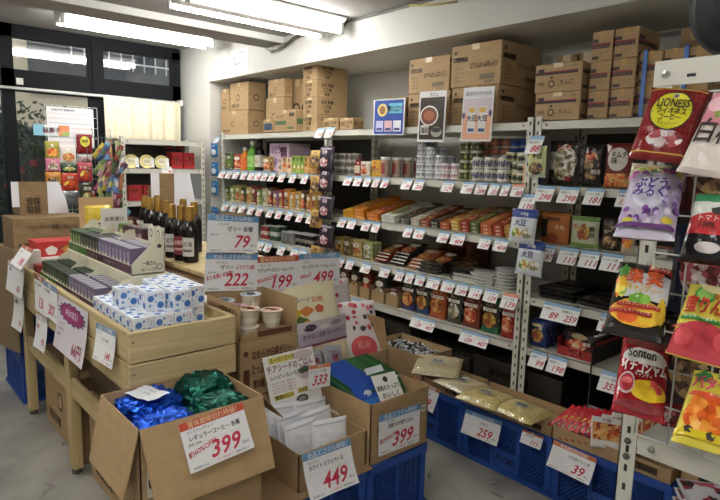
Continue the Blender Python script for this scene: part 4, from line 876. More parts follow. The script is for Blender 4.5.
# carton of blue and green coffee bags on a smaller closed carton
carton(.3, .38, .188, 'plain brown carton hidden under the coffee bag carton', 'plain', (-1.775, .82, .29))
BX0, BX1, BY0, BY1, BZ0, BZ1 = -1.934, -1.6, .58, 1.0, .48, .72
def pr1(m, w, d, h): m.rect(.1, .14, .03, .12, 'd9d6cc', mp=lambda x, z, l: (x, -l, z)); m.rect(.02, .05, .02, .13, 'd9d6cc', mp=lambda x, z, l: (w+l, x, z)); m.rect(.025, .045, .05, .08, '2a2622', mp=lambda x, z, l: (w+l+.0005, x, z))
open_carton(BX0, BX1, BY0, BY1, BZ0, BZ1, 'big open brown carton holding blue and green foil coffee bags', dict(E=(.235, 157), S=(.215, 167), N=(.14, 140), W=(.0+.1, 150)), pr1)
def crinkle_bag(c, rx, ry, rz_, k, label, seed, lab=False, rot=0):
    t = empty('foil_bag', label, 'coffee bag', loc=c, rz=rot); R = random.Random(seed)
    def S(u, v):
        th = u*2*math.pi; ph = (v-.5)*math.pi; e = .55
        cx_, sx_ = math.cos(th), math.sin(th); p = Vector((math.copysign(abs(cx_)**e, cx_)*math.cos(ph)**.32*rx, math.copysign(abs(sx_)**e, sx_)*math.cos(ph)**.32*ry, math.sin(ph)*rz_))
        q = p*34+Vector((seed*3, 0, 0)); n1 = noise.noise(q); n2 = noise.noise(q*2.1+Vector((7, 1, 3))); n3 = abs(noise.noise(q*.9+Vector((2, 9, 4))))
        return p+Vector((n1*.014, n2*.014, .018*n3+.01*abs(n2)-.008))
    m = M(); m.grid(S, 84, 40, k, smooth=False); obj('foil_film', m, parent=t)
    if lab:
        m = M(); m.grid(lambda a, b: (-.05+.12*a, -.06+.09*b, rz_+.009+.002*math.sin(a*9)+.002*math.cos(b*8)), 8, 6, 'dfe1e6')
        for i in range(3): m.text('レギュラー 粉 200g', -.055, .018-.022*i, .01, '6a6a72', mp=lambda x, y, l: (x, y, rz_+.0125+l), maxw=.09)
        lo = obj('bag_label', m, parent=t, label='white paper label'); 
    return t
BF = '1c52c4.m'; GF = '14584a.m'
crinkle_bag((-1.825, .70, .675), .09, .095, .055, BF, 'bright blue foil coffee bag with a white label in the big carton', 1, True, rot=.3)
crinkle_bag((-1.685, .69, .66), .07, .095, .05, BF, 'bright blue foil coffee bag without a label in the front corner of the big carton', 2, rot=.1)
crinkle_bag((-1.83, .90, .68), .09, .09, .065, GF, 'dark green foil coffee bag at the back of the big carton', 3, rot=-.1)
crinkle_bag((-1.69, .885, .665), .075, .095, .055, GF, 'dark green foil coffee bag at the front of the big carton', 4, rot=.15)
# loose cardboard sheet
m = M(); m.box(-1.98, -1.58, 1.03, 1.5, 0, .004, 'card'); obj('cardboard_sheet', m, label='flat sheet of brown cardboard lying on the crates below the white pouches', cat='cardboard', loc=(0, 0, CH+.001))
# white pouches
open_carton(-1.97, -1.615, 1.16, 1.49, CH+.006, .445, 'open brown carton of white pouches behind the 449 sign', {}, lambda m, w, d, h: m.text('クリスマス', w*.1, h*.3, .02, '4a3a2a', mp=lambda x, z, l: (x, -l, z)))
WP = dict(base='ecedf2', art=[('t', 'WHITE CASA', 0, .22, .07, '4a4a50', 'c', .8), ('r', -.9, .9, .9, .93, 'c6c7cc')], res=(16, 16), back='e2e3e8', vp=2.4)
wp = pouch(.17, .19, .035, WP).mesh('white_pouch')
for k in range(7):
    obj('white_pouch', wp, label='crumpled white foil pouch standing in a row in the carton', cat='food pack', group='white foil pouches in the carton', loc=(-1.65-k*.04, (1.34, 1.25, 1.36, 1.26, 1.38, 1.25, 1.36)[k], .318+.004*k), rz=math.pi/2+random.uniform(-.15, .15), rx=-.25+random.uniform(-.08, .08), ry=random.uniform(-.1, .1))
# green packs
def pr2(m, w, d, h):
    m.text('国産', .25, .1, .03, '3a2a20', mp=lambda x, z, l: (x, -l, z)); m.rect(.1, .2, .05, .16, 'd8d8d2', mp=lambda x, z, l: (x, -l, z), lift=.0008)
    for i in range(5): m.rect(.11, .19, .06+i*.02, .065+i*.02, '9a9a9a', mp=lambda x, z, l: (x, -l, z), lift=.0014)
    m.disc(.06, .14, .022, .022, '2a2420', mp=lambda x, z, l: (w+l, x, z)); m.rect(.3, .325, .15, .18, 'd8dcd8', mp=lambda x, z, l: (w+l, x, z)); m.disc(.313, .165, .008, .008, '4a9a6a', mp=lambda x, z, l: (w+l, x, z), lift=.0012)
open_carton(-2.0, -1.6, 1.5, 1.84, CH+.002, .55, 'open brown carton of green packs behind the right hand 399 sign', {}, pr2)
GP = dict(base='food:24582e,2f6a34,24582e,4a8046,1c4a26:70', art=[('r', -.97, .0, .06, .995, '2f55b0.g'), ('o', -.5, .74, .14, .07, 'd8dce4'), ('r', -.9, .0, .5, .62, '3f7ac8.g'), ('r', -.96, .9, .02, .1, 'food:3a6a3a,88a05a,243a24,c8c8b0:120'), ('o', .7, .22, .16, .13, 'e6e0c8'), ('o', .72, .2, .08, .07, '8a5a2c'), ('r', .0, .95, .88, .92, 'c8d8c8')], res=(14, 12), vp=4)
gp = pouch(.3, .215, .014, GP).mesh('green_pack')
for k in range(11):
    obj('green_pack', gp, label='green and blue food pack filed leaning in the carton', cat='food pack', group='green packs filed in the carton', loc=(-1.63-k*.02, 1.67, .41+.003*k), rz=math.pi/2, rx=-.72)
m = M(); m.box(-.065, .065, 0, .0012, 0, .19, 'f0f0ea'); m.disc(0, .165, .013, .013, '2a2a2a'); m.text('雑穀をたっぷり', 0, .12, .018, '2a2a2a', align='c', maxw=.12); m.text('おいしく', 0, .085, .02, '2a2a2a', align='c', maxw=.09); m.text('国産', 0, .035, .03, '2a2a2a', align='c')
obj('card_leaflet', m, label='white leaflet with black lettering leaning on the green packs', cat='leaflet', loc=(-1.61, 1.675, .455), rz=math.pi/2-.1, rx=-.7)
m = M(); m.box(-.1, .0, 0, .0012, 0, .03, 'e4eaf0'); obj('paper_strip', m, label='small white strip between the green packs above the leaflet', cat='paper', loc=(-1.76, 1.72, .6), rz=math.pi/2, rx=-.7)
# jelly cartons
INK = '5c3426'
def prj(m, w, d, h):
    for mp, W in ((lambda x, z, l: (x, -l, z), w), (lambda x, z, l: (w+l, x, z), d)):
        m.text('なめらか白桃ゼリー', W*.2, h*.66, h*.14, '8a3a30', mp=mp, maxw=W*.7); m.text('たっぷり果実ミックス', W*.2, h*.4, h*.15, INK, mp=mp, maxw=W*.7)
        m.disc(W*.1, h*.78, .012, .012, INK, mp=mp); m.rect(W*.06, W*.16, h*.15, h*.5, INK, mp=mp); m.rect(W*.62, W*.92, h*.1, h*.3, INK, mp=mp); m.text('24個入', W*.65, h*.14, h*.1, 'b5966c', mp=mp, lift=.001, maxw=W*.25); m.text('要冷蔵 取扱', W*.22, h*.14, h*.12, INK, mp=mp, maxw=W*.34)
JX0, JX1, JY0, JY1 = -2.28, -2.0, 1.14, 1.42
for i, (z0, z1, l) in enumerate(((CH, .53, 'lowest closed jelly carton of the stack behind the health food sign'), (.532, .775, 'printed jelly carton directly under the open jelly tray'))):
    t = empty('carton', l, 'cardboard box', loc=(JX0, JY0, z0+.002)); m = M(); w_, d_, h_ = JX1-JX0, JY1-JY0, z1-z0-.003; m.bbox(0, w_, 0, d_, 0, h_, 'card', .003); prj(m, w_, d_, h_); obj('carton_body', m, parent=t)
def prt(m, w, d, h):
    mp = lambda x, z, l: (x, -l, z); m.text('なめらか果実ゼリー', w*.06, h*.66, h*.18, '9a3a2c', mp=mp, maxw=w*.9); m.text('フルーツ', w*.06, h*.3, h*.2, INK, mp=mp, maxw=w*.4); m.rect(w*.62, w*.82, h*.1, h*.45, INK, mp=mp); m.rect(w*.5, w*.58, h*.3, h*.5, '9a3a2c', mp=mp)
    mp = lambda x, z, l: (w+l, x, z); m.rect(d*.3, d*.9, .006, .03, INK, mp=mp)
open_carton(JX0, JX1, JY0, JY1, .777, .925, 'open tray carton of jelly cups on top of the jelly stack', {}, prt, low=dict(E=.03))
def cup(c, r, h, lidc, label, lidart=()):
    t = empty('jelly_cup', label, 'jelly cup', loc=c); m = M(); m.lathe([(r*.66, 0), (r*.7, .004), (r*.8, h*.55), (r*.86, h*.6), (r*.94, h-.003), (r, h-.002)], 'd8cbb4.g', n=24); m.lathe([(r*.81, h*.3), (r*.865, h*.58)], 'e2dac8.g', n=24, cap=False); obj('cup_body', m, parent=t)
    m = M(); m.lathe([(r, h-.002), (r*1.04, h), (r*1.04, h+.0015), (r*.95, h+.002), (0, h+.003)], lidc, n=24)
    for (x, y, a, b, k) in lidart: m.disc(x*r, y*r, a*r, b*r, k, mp=lambda p, q, l: (p, q, h+.003+l))
    obj('lid', m, parent=t)
blu = [(0, 0, .8, .8, 'c9d6e2'), (.1, 0, .45, .45, '5a7aa8'), (.1, 0, .3, .3, 'e0e6ee')]; pch = [(0, 0, .85, .85, 'e6b8a0'), (.2, .1, .4, .35, 'd8805c'), (-.3, -.2, .3, .3, 'f0d8c0')]; pnk = [(0, 0, .85, .85, 'd9a8bc'), (.2, 0, .4, .3, 'b84a6c'), (-.2, .3, .2, .2, 'f0e0e6')]
cups = [((-2.22, 1.19), .83, 'e4e8ea', blu, 'jelly cup with a pale blue lid at the back left of the tray'), ((-2.2, 1.31), .845, 'e4e8ea', blu, 'jelly cup with a blue and white lid at the back middle of the tray'),
        ((-2.13, 1.2), .82, 'e6d0da', pnk, 'jelly cup with a pink lid in the middle of the tray'), ((-2.05, 1.21), .825, 'e8d8c8', pch, 'jelly cup with a peach lid stacked at the front left of the tray'), ((-2.06, 1.33), .8, 'e8d4c4', pch, 'jelly cup with an orange fruit lid at the front right of the tray')]
for c, z, lc, art, l in cups: cup((c[0], c[1], z), .046, .072, lc, l, art)
cup((-2.045, 1.205, .783), .044, .04, 'e6d8d0', 'shorter jelly cup underneath the stacked peach lidded cup'); 
for c, z, l in (((-2.22, 1.19), .83, 'back left'), ((-2.2, 1.31), .845, 'back middle'), ((-2.13, 1.2), .82, 'middle')):
    cup((c[0], c[1], .783), .044, z-.783-.004, 'e6d8d0', 'lower jelly cup hidden below the %s cup of the tray' % l)
# backing cardboards that carry the A5 signs
XB = -2.3
def board(y0, y1, z0, z1, label, x=XB):
    m = M(); m.box(-.004, 0, y0, y1, z0, z1, 'card'); obj('backing_board', m, label=label, cat='cardboard', loc=(x-.003, 0, 0))
board(1.16, 1.35, .3, 1.27, 'tall strip of brown cardboard standing behind the jelly cartons')
board(1.4, 1.72, .3, 1.03, 'brown cardboard board behind the 199 and 499 signs')

# ================================================================== BIG PRICE SIGNS
def sign(TL, TR, BL, label, price, banner, bcol, lines, extra=None, curl=.012, sub=None, pcol='c8304a', bh=.16, ps=.34, name='price_sign', red=None, foot=True, cat='price sign', stick=0):
    mt, w, h = frame(TL, TR, BL)
    m = M()
    def S(x, z, l): v = max(0, min(1.2, -z/h)); u = x/w; return (x, -(curl*v**2.2+curl*.6*u*u*v+l), z)
    m.grid(lambda a, b: S((a-.5)*w, -h+h*b, .0006), 8, 10, 'f2f1f2'); m.grid(lambda a, b: (lambda p: (p[0], p[1]+.0012, p[2]))(S((a-.5)*w, -h+h*b, 0)), 8, 10, 'e4e3e4', flip=True)
    m.rect(-w/2, w/2, -h*bh, 0, bcol, mp=S, lift=.0009, n=8, m=2); m.text(banner, 0, -h*bh*.82, h*bh*.62, 'eef3f6' if bcol != 'c8523c' else 'f4dcae', mp=S, lift=.0016, align='c', maxw=w*.92)
    L = .0012
    for (s, x, z, hh, k, mw) in lines: m.text(s, x*w, -z*h, hh*h, k, mp=S, lift=L, maxw=mw*w)
    m.rect(-w*.42, w*.42, -h*.505, -h*.5, 'b8b8ba', mp=S, lift=.001, n=6)
    m.text(price, w*.3, -h*.86, h*ps, pcol, mp=S, lift=.0016, align='r', shear=.28, maxw=w*.62)
    m.text('(税込)', w*.34, -h*.83, h*.05, '404044', mp=S, lift=L, maxw=w*.12)
    if foot: m.text('賞味期限 2022.3', -w*.44, -h*.955, h*.035, '404044', mp=S, lift=L, maxw=w*.3); m.text('お一人様5点まで', -w*.08, -h*.955, h*.035, 'c8304a', mp=S, lift=L, maxw=w*.25); m.text('数量限定品です', w*.2, -h*.955, h*.035, '404044', mp=S, lift=L, maxw=w*.24)
    if red: m.text(red, -w*.46, -h*.72, h*.1, pcol, mp=S, lift=.0014, rot=.2, maxw=w*.5)
    return obj(name, m, label=label, cat=cat, mtx=mt)
BB = '6d9cc8'; RB = 'c8523c'; ECO = '全品エコマル特価！'; EXP = '賞味期限切れ特価！'
xs = XB+.012
sign(onX(208, 214, xs), onX(259, 217, xs), onX(206, 252, xs), 'white price sign reading 79 with a blue banner, highest of the signs', '79', ECO, BB, [('たらみの', -.3, .27, .06, '505054', .3), ('ゼリー 各種', -.12, .42, .11, '303034', .5), ('通常 ¥98', -.44, .55, .04, '505054', .2)])
sign(onX(206, 253, xs), onX(258, 254, xs), onX(205, 291, xs), 'white price sign reading 222 with a blue banner, below the 79 sign', '222', ECO, BB, [('たらみの', -.3, .27, .06, '505054', .3), ('ゼリー', -.22, .42, .1, '303034', .3), ('よりどり3個', .08, .42, .1, 'c8304a', .35), ('通常 ¥98', -.44, .53, .04, '505054', .2)], red='まとめ買いがお得！')
sign(onX(256, 257, xs), onX(299, 255, xs), onX(257, 294, xs), 'white price sign reading 199 with a red banner', '199', EXP, RB, [('キユーピー', -.4, .27, .06, '505054', .3), ('モデュヤイズカラースムージー', -.45, .42, .09, '303034', .85)], red='約60%OFF！')
sign(onX(299, 254, xs), onX(340, 252, xs), onX(300, 289, xs), 'white price sign reading 499 with a blue banner', '499', ECO, BB, [('カゴメ', -.4, .27, .06, '505054', .3), ('たっぷりフルーツスムージー', -.4, .42, .08, '303034', .8)], red='990ml！')
# sign on the hanging flap of the big carton
aE = math.radians(157); fn = Vector((-math.cos(aE), 0, math.sin(aE)))   # outward normal of that flap
fp = Vector((BX1+.006, BY0, BZ1))+fn*.004
def onP(px, py, p, n): d = ray(px, py); t = (p-CAM).dot(n)/d.dot(n); return CAM+d*t
sign(onP(178, 425, fp, fn), onP(242, 402, fp, fn), onP(191, 474, fp, fn), 'large white price sign reading 399 with a red banner on the hanging carton flap', '399', EXP, RB, [('ユニカフェのキレイ', -.42, .25, .055, '505054', .4), ('レギュラーコーヒー 各種', -.4, .4, .085, '303034', .78), ('通常 ¥998', -.44, .5, .05, '505054', .2)], red='約60%OFF！', curl=.004)
xs = XC+.012
sign(onX(302, 455, XC+.02), onX(350, 438, XC+.02), onX(314, 497, XC+.05), 'white price sign reading 449 with a blue banner hanging over the carton edge', '449', ECO, BB, [('マルサン', -.42, .27, .06, '505054', .3), ('ホワイト カフェベース', -.4, .4, .09, '303034', .7)], curl=.03)
sign(onX(379.5, 416, xs), onX(420.5, 403, xs), onX(378, 456, xs), 'white price sign reading 399 with a blue banner on the green pack carton', '399', ECO, BB, [('はくばく', -.3, .24, .055, '505054', .3), ('国産のひき割りごはん', -.28, .38, .09, '303034', .6)], red='約50%OFF', curl=.006)
ys = 2.33-.018
sign(onY(466, 409, ys), onY(502, 422, ys), onY(467, 434, ys-.03), 'white price sign reading 259 with a blue banner on the blue crate', '259', ECO, BB, [('小粒ふ', -.05, .4, .1, '303034', .4)], curl=.01, foot=True)
sign(onY(414, 377, ys), onY(440, 390, ys), onY(413.5, 402, ys-.03), 'white price sign reading 299 with an orange banner below the pale bread bags', '299', '賞味期限間近特価', 'd08a5c', [('国産小麦のふ', -.3, .4, .1, '303034', .6)], curl=.01)
sign(onY(523, 429, ys), onY(543.5, 437, ys), onY(523, 443, ys-.02), 'small white price sign reading 111 with a red banner on the tray edge', '111', '特価', 'c05a42', [('塩吹昆布', -.3, .36, .12, '303034', .6)], curl=.004, foot=False)
sign(onY(554, 440, ys), onY(597, 459, ys), onY(555, 468, ys-.03), 'white price sign reading 39 with an orange banner on the crate beside the front post', '39', '賞味期限間近特価！', 'c8734c', [('七味唐がらし煮', -.1, .4, .1, '303034', .5)], curl=.015)

# ================================================================== TALL BAGS BEHIND THE SMALL SIGN
open_carton(-2.42, -2.02, 1.46, 2.0, .29, .575, 'open brown carton of tall yellow and red cereal bags', dict(N=(.16, -8)))
carton(.3, .7, .285, 'closed brown carton on the floor under the tall cereal bags', 'plain', (-2.27, 1.62, .002))
crate_lbl = None
def rbag(loc, w, h, t, art, label, rz, rx, cat='food pack', name='cereal_bag'):
    return obj(name, pouch(w, h, t, art), label=label, cat=cat, loc=loc, rz=rz, rx=rx)
rbag((-2.1, 1.62, .56), .36, .4, .06, dict(base='f1e8c4.g', res=(16, 20), art=[('t', 'チアシード', -.3, .74, .05, '5a6a8a', 'c', .5), ('t', '白桃', .3, .73, .06, 'c8603a', 'c', .3), ('o', -.55, .6, .26, .08, 'd8b02c', .12), ('o', -.1, .62, .2, .06, 'd8843c', .1), ('o', .3, .64, .14, .05, 'c8603a', .1), ('o', -.35, .5, .22, .06, '5a7a3a', .12), ('o', -.75, .48, .16, .06, '3a3a2a', .1), ('o', -.7, .68, .12, .04, '7a9a5a', .1), ('o', .1, .54, .2, .06, 'f0ead8'), ('o', -.15, .45, .2, .06, 'd8a040', .1)]), 'pale yellow cereal bag with fruit pictures behind the jelly cups', math.pi/2-.15, -.5)
rbag((-2.045, 1.86, .42), .28, .42, .06, dict(base='ece4e4.g', res=(16, 22), art=[('o', .2, .4, .55, .15, 'd2565a'), ('t', '玄米', .2, .4, .07, 'e8a0a0', 'c', .4)]+[('o', random.uniform(-.8, .8), random.uniform(.58, .97), random.uniform(.06, .12), random.uniform(.018, .035), ['b83a48', 'd86a70', '4a4a5a', 'b83a48'][i % 4], .08) for i in range(26)]), 'white cereal bag with red berry spots and a big red circle', math.pi/2-.3, -.5)
rbag((-2.3, 1.9, .6), .22, .3, .05, dict(base='e8dede.g', res=(12, 16), art=[('o', random.uniform(-.8, .8), random.uniform(.1, .95), .1, .04, ['b83a48', 'd86a70'][i % 2], .08) for i in range(14)]), 'second white bag with red spots just behind the first one', math.pi/2-.2, -.35)
# leaflet with purple print
mt, w_, h_ = frame(onX(297, 324, -2.0), onX(345, 313, -2.02), onX(301, 350, -1.985)); m = M()
def SL(x, z, l): return (x, -(.02*math.sin((x/w_+.5)*3.1)*(1+z/h_)+l), z)
m.grid(lambda a, b: SL((a-.5)*w_, -h_+h_*b, 0), 12, 6, 'b7a9b8'); m.rect(-w_*.5, w_*.5, -h_*.42, 0, 'c9c2c6', mp=SL, n=12, lift=.0008)
m.disc(-w_*.28, -h_*.25, w_*.12, h_*.14, '4a3040', mp=SL, lift=.0012); m.disc(w_*.25, -h_*.22, w_*.12, h_*.1, 'a88a90', mp=SL, lift=.0012); m.text('きびなし豆乳ヨーグルト', 0, -h_*.66, h_*.14, '5a3048', mp=SL, align='c', maxw=w_*.9, lift=.0012)
m.disc(w_*.0, -h_*.3, w_*.1, h_*.1, 'e6dcd8', mp=SL, lift=.0012); m.rect(-w_*.5, w_*.5, -h_*1.0, -h_*.9, '8a4a60', mp=SL, n=12, lift=.001)
obj('curved_leaflet', m, label='curved purple and white leaflet in front of the spotted bags', cat='leaflet', mtx=mt)
for i, (a, b, c) in enumerate((((305, 350), (322, 350), (306, 367)), ((322.5, 346), (341, 345), (321, 366)))):
    mt, w_, h_ = frame(onX(*a, -2.075), onX(*b, -2.075), onX(*c, -2.045)); me = pouch(w_, h_, .015, dict(base='c9ccd4.g', art=[('t', '桃', .1, .2, .3, 'c83a78', 'c', .5), ('t', 'すっきり', 0, .62, .12, 'c83a78', 'c', .8)]))
    obj('silver_sachet', me, label=['silver sachet with pink writing above the 333 tag, left one', 'silver sachet with pink writing above the 333 tag, right one'][i], cat='food pack', mtx=mt @ Matrix.Translation((0, 0, -h_)))
# wait-free support for the tray: closed carton behind the green packs
sign(onX(309, 366, -1.83), onX(331, 362.5, -1.83), onX(309.5, 389, -1.83), 'small white price sign reading 333 with an orange edge beside the health food poster', '333', '特価', 'd8845c', [('チアシード 各種', -.4, .34, .1, '303034', .7)], curl=.004, foot=False, ps=.42)
# health food poster standing in the white pouch carton
mt, w_, h_ = frame(onX(262, 358, -1.985), onX(312, 346, -1.975), onX(257, 424, -1.9)); m = M(); m.box(-w_/2, w_/2, 0, .0015, -h_, 0, 'e9e6e2')
m.rect(-w_*.4, w_*.12, -h_*.14, -h_*.04, 'd9c860'); m.text('スーパーフード', -w_*.38, -h_*.125, h_*.07, '4a3a4a', maxw=w_*.48, lift=.001)
m.disc(w_*.28, -h_*.1, w_*.2, h_*.08, 'cdbdc0'); m.disc(w_*.28, -h_*.4, w_*.2, h_*.12, 'cfc0c0'); m.disc(w_*.26, -h_*.36, w_*.13, h_*.06, '4a5a3a', lift=.0009, wob=.1); m.disc(w_*.3, -h_*.46, w_*.14, h_*.06, 'c0a8b0', lift=.001)
m.text('チアシードのごはん', -w_*.46, -h_*.28, h_*.1, '7a2a62', maxw=w_*.9, lift=.0012); m.text('レシピいろいろたっぷり', -w_*.42, -h_*.4, h_*.06, '3a3430', maxw=w_*.8, lift=.0012)
for i in range(4): m.text('水にひたすだけで簡単です', -w_*.42, -h_*(.48+.05*i), h_*.03, ['4a4444', 'a84a5a'][i % 2], maxw=w_*.45, lift=.001)
m.rect(-w_*.42, -w_*.04, -h_*.74, -h_*.66, 'c9b850'); m.text('食物せんい', -w_*.4, -h_*.73, h_*.055, '4a3a2a', maxw=w_*.34, lift=.0012); m.rect(w_*.04, w_*.46, -h_*.72, -h_*.64, 'c9b850'); m.text('オメガ3脂肪酸', w_*.06, -h_*.71, h_*.055, '4a3a2a', maxw=w_*.38, lift=.0012)
m.disc(w_*.1, -h_*.82, w_*.12, h_*.07, '3a3a3c'); m.disc(w_*.1, -h_*.82, w_*.08, h_*.04, '8a8a84', lift=.001); m.disc(-w_*.22, -h_*.84, w_*.1, h_*.05, 'd8d8dc'); m.disc(-w_*.3, -h_*.94, w_*.14, h_*.05, 'b89098')
obj('health_food_poster', m, label='cream poster with yellow and purple lettering standing behind the white pouches', cat='poster', mtx=mt)

# ================================================================== GOODS ON THE CRATES BELOW THE SHELVING
def tray_carton(x0, x1, y0, y1, z0, h, label, txt='ふ', k='card', group=None):
    t = empty('tray_carton', label, 'cardboard box', group, loc=(x0, y0, z0)); w, d = x1-x0, y1-y0; m = M(); th = .003
    m.box(0, w, 0, d, 0, th, 'cardin'); m.box(0, w, 0, th, th, h, k); m.box(0, w, d-th, d, th, h, k); m.box(0, th, th, d-th, th, h, k); m.box(w-th, w, th, d-th, th, h, k)
    m.rect(w*.62, w*.9, h*.25, h*.75, '3a2c20', mp=lambda x, z, l: (x, -l, z)); m.text(txt, w*.66, h*.36, h*.3, 'a8895f', mp=lambda x, z, l: (x, -l-.0006, z), maxw=w*.2); obj('carton_tray', m, parent=t)
SX0, SX1 = xat(382, 2.4, .43), xat(424, 2.33, .43)
tray_carton(SX1+.01, -1.8, 2.322, 2.565, CH+.001, .055, 'low brown tray under the pale dried bread bags', '業務用ふ'); tray_carton(-1.785, -1.275, 2.322, 2.565, CH+.001, .05, 'low brown tray under the yellow dried bread bags', '業務用ふ')
def bread_bag(px, py, z, w, d, h, k, label, rz=0, tilt=0):
    p = onZ(px, py, z); t = empty('dried_bread_bag', label, 'food bag', loc=(p.x, p.y, z), rz=rz, rx=tilt); m = M()
    f = lambda s: (lambda a, b: ((a-.5)*w*(1+.0*s), (b-.5)*d, s*h/2*(max(0, 1-abs(2*a-1)**3)*max(0, 1-abs(2*b-1)**3))**.55+.0025*math.sin(a*23+b*5)*math.sin(b*19)))
    m.grid(f(1), 20, 16, k); m.grid(f(-1), 20, 16, k, flip=True); obj('bag_contents', m, parent=t)
    m = M(); m.grid(lambda a, b: (lambda p: (p[0]*1.04, p[1]*1.06, p[2]+.004+.002*math.sin(a*31+b*17)))(f(1)(a, b)), 20, 16, 'film'); obj('clear_film', m, parent=t)
    m = M(); m.disc(0, 0, .04, .025, 'b9b9b4', mp=lambda x, y, l: (x, y, h/2+.006+l)); m.text('乾燥', 0, -.012, .02, '7a7a78', mp=lambda x, y, l: (x, y, h/2+.0075+l), align='c'); obj('bag_label', m, parent=t, label='grey printed label')
bread_bag(438, 366, .42, .25, .2, .05, 'fu_pale', 'pale dried bread bag tilted on top at the left of the tray', rz=.55, tilt=.22)
bread_bag(462, 384, .37, .25, .2, .045, 'fu_pale', 'pale dried bread bag lying flat behind the first yellow bag', rz=-.1)
bread_bag(486, 398, .365, .23, .21, .055, 'fu_yellow', 'yellow dried bread bag lying left of the post', rz=.1)
bread_bag(522, 411, .36, .23, .2, .05, 'fu_yellow', 'yellow dried bread bag lying in front of the post foot', rz=-.05)
# carton with black and white candies
open_carton(SX0, SX1, 2.32, 2.57, CH+.001, .45, 'open brown carton heaped with black and white wrapped sweets')
m = M(); R = random.Random(5)
for i in range(420):
    x, y = R.uniform(SX0+.015, SX1-.015), R.uniform(2.335, 2.555); z = .40+R.uniform(0, .03); a = R.uniform(0, 3.1); s = .014; k = ['1c1a1e.g', 'd8d8da.g', '2a282c.g', 'b8b8bc.g'][i % 4]
    c, q = math.cos(a)*s, math.sin(a)*s; h_ = .008
    m.add([(x+c, y+q, z), (x-q*.6, y+c*.6, z), (x-c, y-q, z), (x+q*.6, y-c*.6, z), (x, y, z+h_), (x, y, z-h_)], [(0, 1, 4), (1, 2, 4), (2, 3, 4), (3, 0, 4), (1, 0, 5), (2, 1, 5), (3, 2, 5), (0, 3, 5)], k)
m.box(SX0+.008, SX1-.008, 2.33, 2.56, .3, .4, '3a383c'); obj('wrapped_sweets', m, label='heap of small black and white wrapped sweets filling a carton', cat='sweets', kind='stuff')
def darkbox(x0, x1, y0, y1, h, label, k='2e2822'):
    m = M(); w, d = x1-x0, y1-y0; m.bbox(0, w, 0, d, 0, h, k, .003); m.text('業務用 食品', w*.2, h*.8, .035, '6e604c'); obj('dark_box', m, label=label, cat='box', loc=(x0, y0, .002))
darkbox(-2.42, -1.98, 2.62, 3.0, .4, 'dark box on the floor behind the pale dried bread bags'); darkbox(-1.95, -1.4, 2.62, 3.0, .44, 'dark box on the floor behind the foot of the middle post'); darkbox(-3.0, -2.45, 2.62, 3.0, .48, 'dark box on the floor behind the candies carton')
# red packs
tray_carton(-1.265, -.76, 2.322, 2.565, CH+.001, .06, 'brown tray carton holding red packs and brown topped packs', '珍味')
rp = pouch(.1, .17, .026, dict(base='b3222c.g', res=(10, 16), art=[('r', -.3, .5, .05, .95, '1c1a1a.g'), ('t', '塩昆布', .1, .45, .14, 'd8c84a', 'c', .5), ('o', 0, .25, .4, .08, '5a7a3a', .1), ('o', .1, .75, .3, .06, 'd8d8c8', .1)])).mesh('red_pack')
for k in range(7): obj('red_pack', rp, label='red and black kelp pack leaning in the tray by the 111 sign', cat='food pack', group='red and black packs', loc=(-1.27+k*.03, 2.33, .31+k*.006), rz=-.25, rx=-1.0, ry=.25)
tp = M(); tp.bbox(-.06, .06, 0, .02, 0, .13, 'd9d6d0', .002); tp.rect(-.055, .055, .03, .105, FOOD['kimchi'], lift=.001); tp.text('七味', 0, .11, .014, '8a3a2a', align='c', lift=.0012); tp = tp.mesh('white_topped_pack')
for k in range(5): obj('white_topped_pack', tp, label='white and brown flat pack tilted in the tray by the 39 sign', cat='food pack', group='white and brown flat packs', loc=(-1.02+k*.028, 2.32+k*.035, .34+.008*k), rz=.5, rx=-.7)
m = M(); m.box(0, .006, 0, .3, 0, .34, '2a2724'); m.box(0, .5, .29, .3, 0, .34, '2a2724'); m.box(.3, .306, 0, .29, 0, .24, '34312d'); m.box(.0, .3, -.0, .006, 0, .06, 'a9a8a4')
obj('black_divider_box', m, label='open black divider box standing behind the red packs', cat='box', loc=(-1.24, 2.575, .33))
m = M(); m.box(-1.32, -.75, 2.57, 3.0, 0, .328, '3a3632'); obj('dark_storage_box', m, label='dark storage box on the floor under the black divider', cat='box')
open_carton(-.73, -.3, 2.33, 2.57, .0, .4, 'tall open brown carton behind the front rack post', {}, lambda m, w, d, h: m.text('りんごジュース', .05, .2, .04, '7a3a2c', mp=lambda x, z, l: (x, -l, z)))

# ================================================================== WOODEN TABLE (left)
TX0, TX1, TY0, TY1 = -3.8, -1.94, .68, 1.09
tb = empty('wooden_display_table', 'long pine display table with a plank tray top on posts', 'table', loc=(0, 0, 0))
def part(nm, bx, k, parent=tb, r=.003):
    m = M(); c = [(bx[0]+bx[1])/2, (bx[2]+bx[3])/2, (bx[4]+bx[5])/2]; m.bbox(bx[0]-c[0], bx[1]-c[0], bx[2]-c[1], bx[3]-c[1], bx[4]-c[2], bx[5]-c[2], k, r); return obj(nm, m, parent=parent, loc=c)
pl = []
for z0, z1 in ((.8, .91), (.685, .795)):
    part('side_plank', (TX0, TX1-.024, TY0, TY0+.022, z0, z1), 'wood'); part('side_plank', (TX0, TX1-.024, TY1-.022, TY1, z0, z1), 'wood')
    e = part('end_plank', (TX1-.022, TX1, TY0, TY1, z0, z1), 'woodend'); m = M(); m.disc(0, 0, .004, .003, '4a3a2a', mp=lambda x, z, l: (l, x, z)); obj('knot', m, parent=e, loc=(.0112, -.19, .02))
part('tray_floor', (TX0, TX1-.03, TY0+.024, TY1-.024, .862, .876), 'wood')
for x in (-2.83, -3.68, -2.0): part('leg', (x-.035, x+.035, TY0+.024, TY0+.07, .03, .86), 'woodpost')
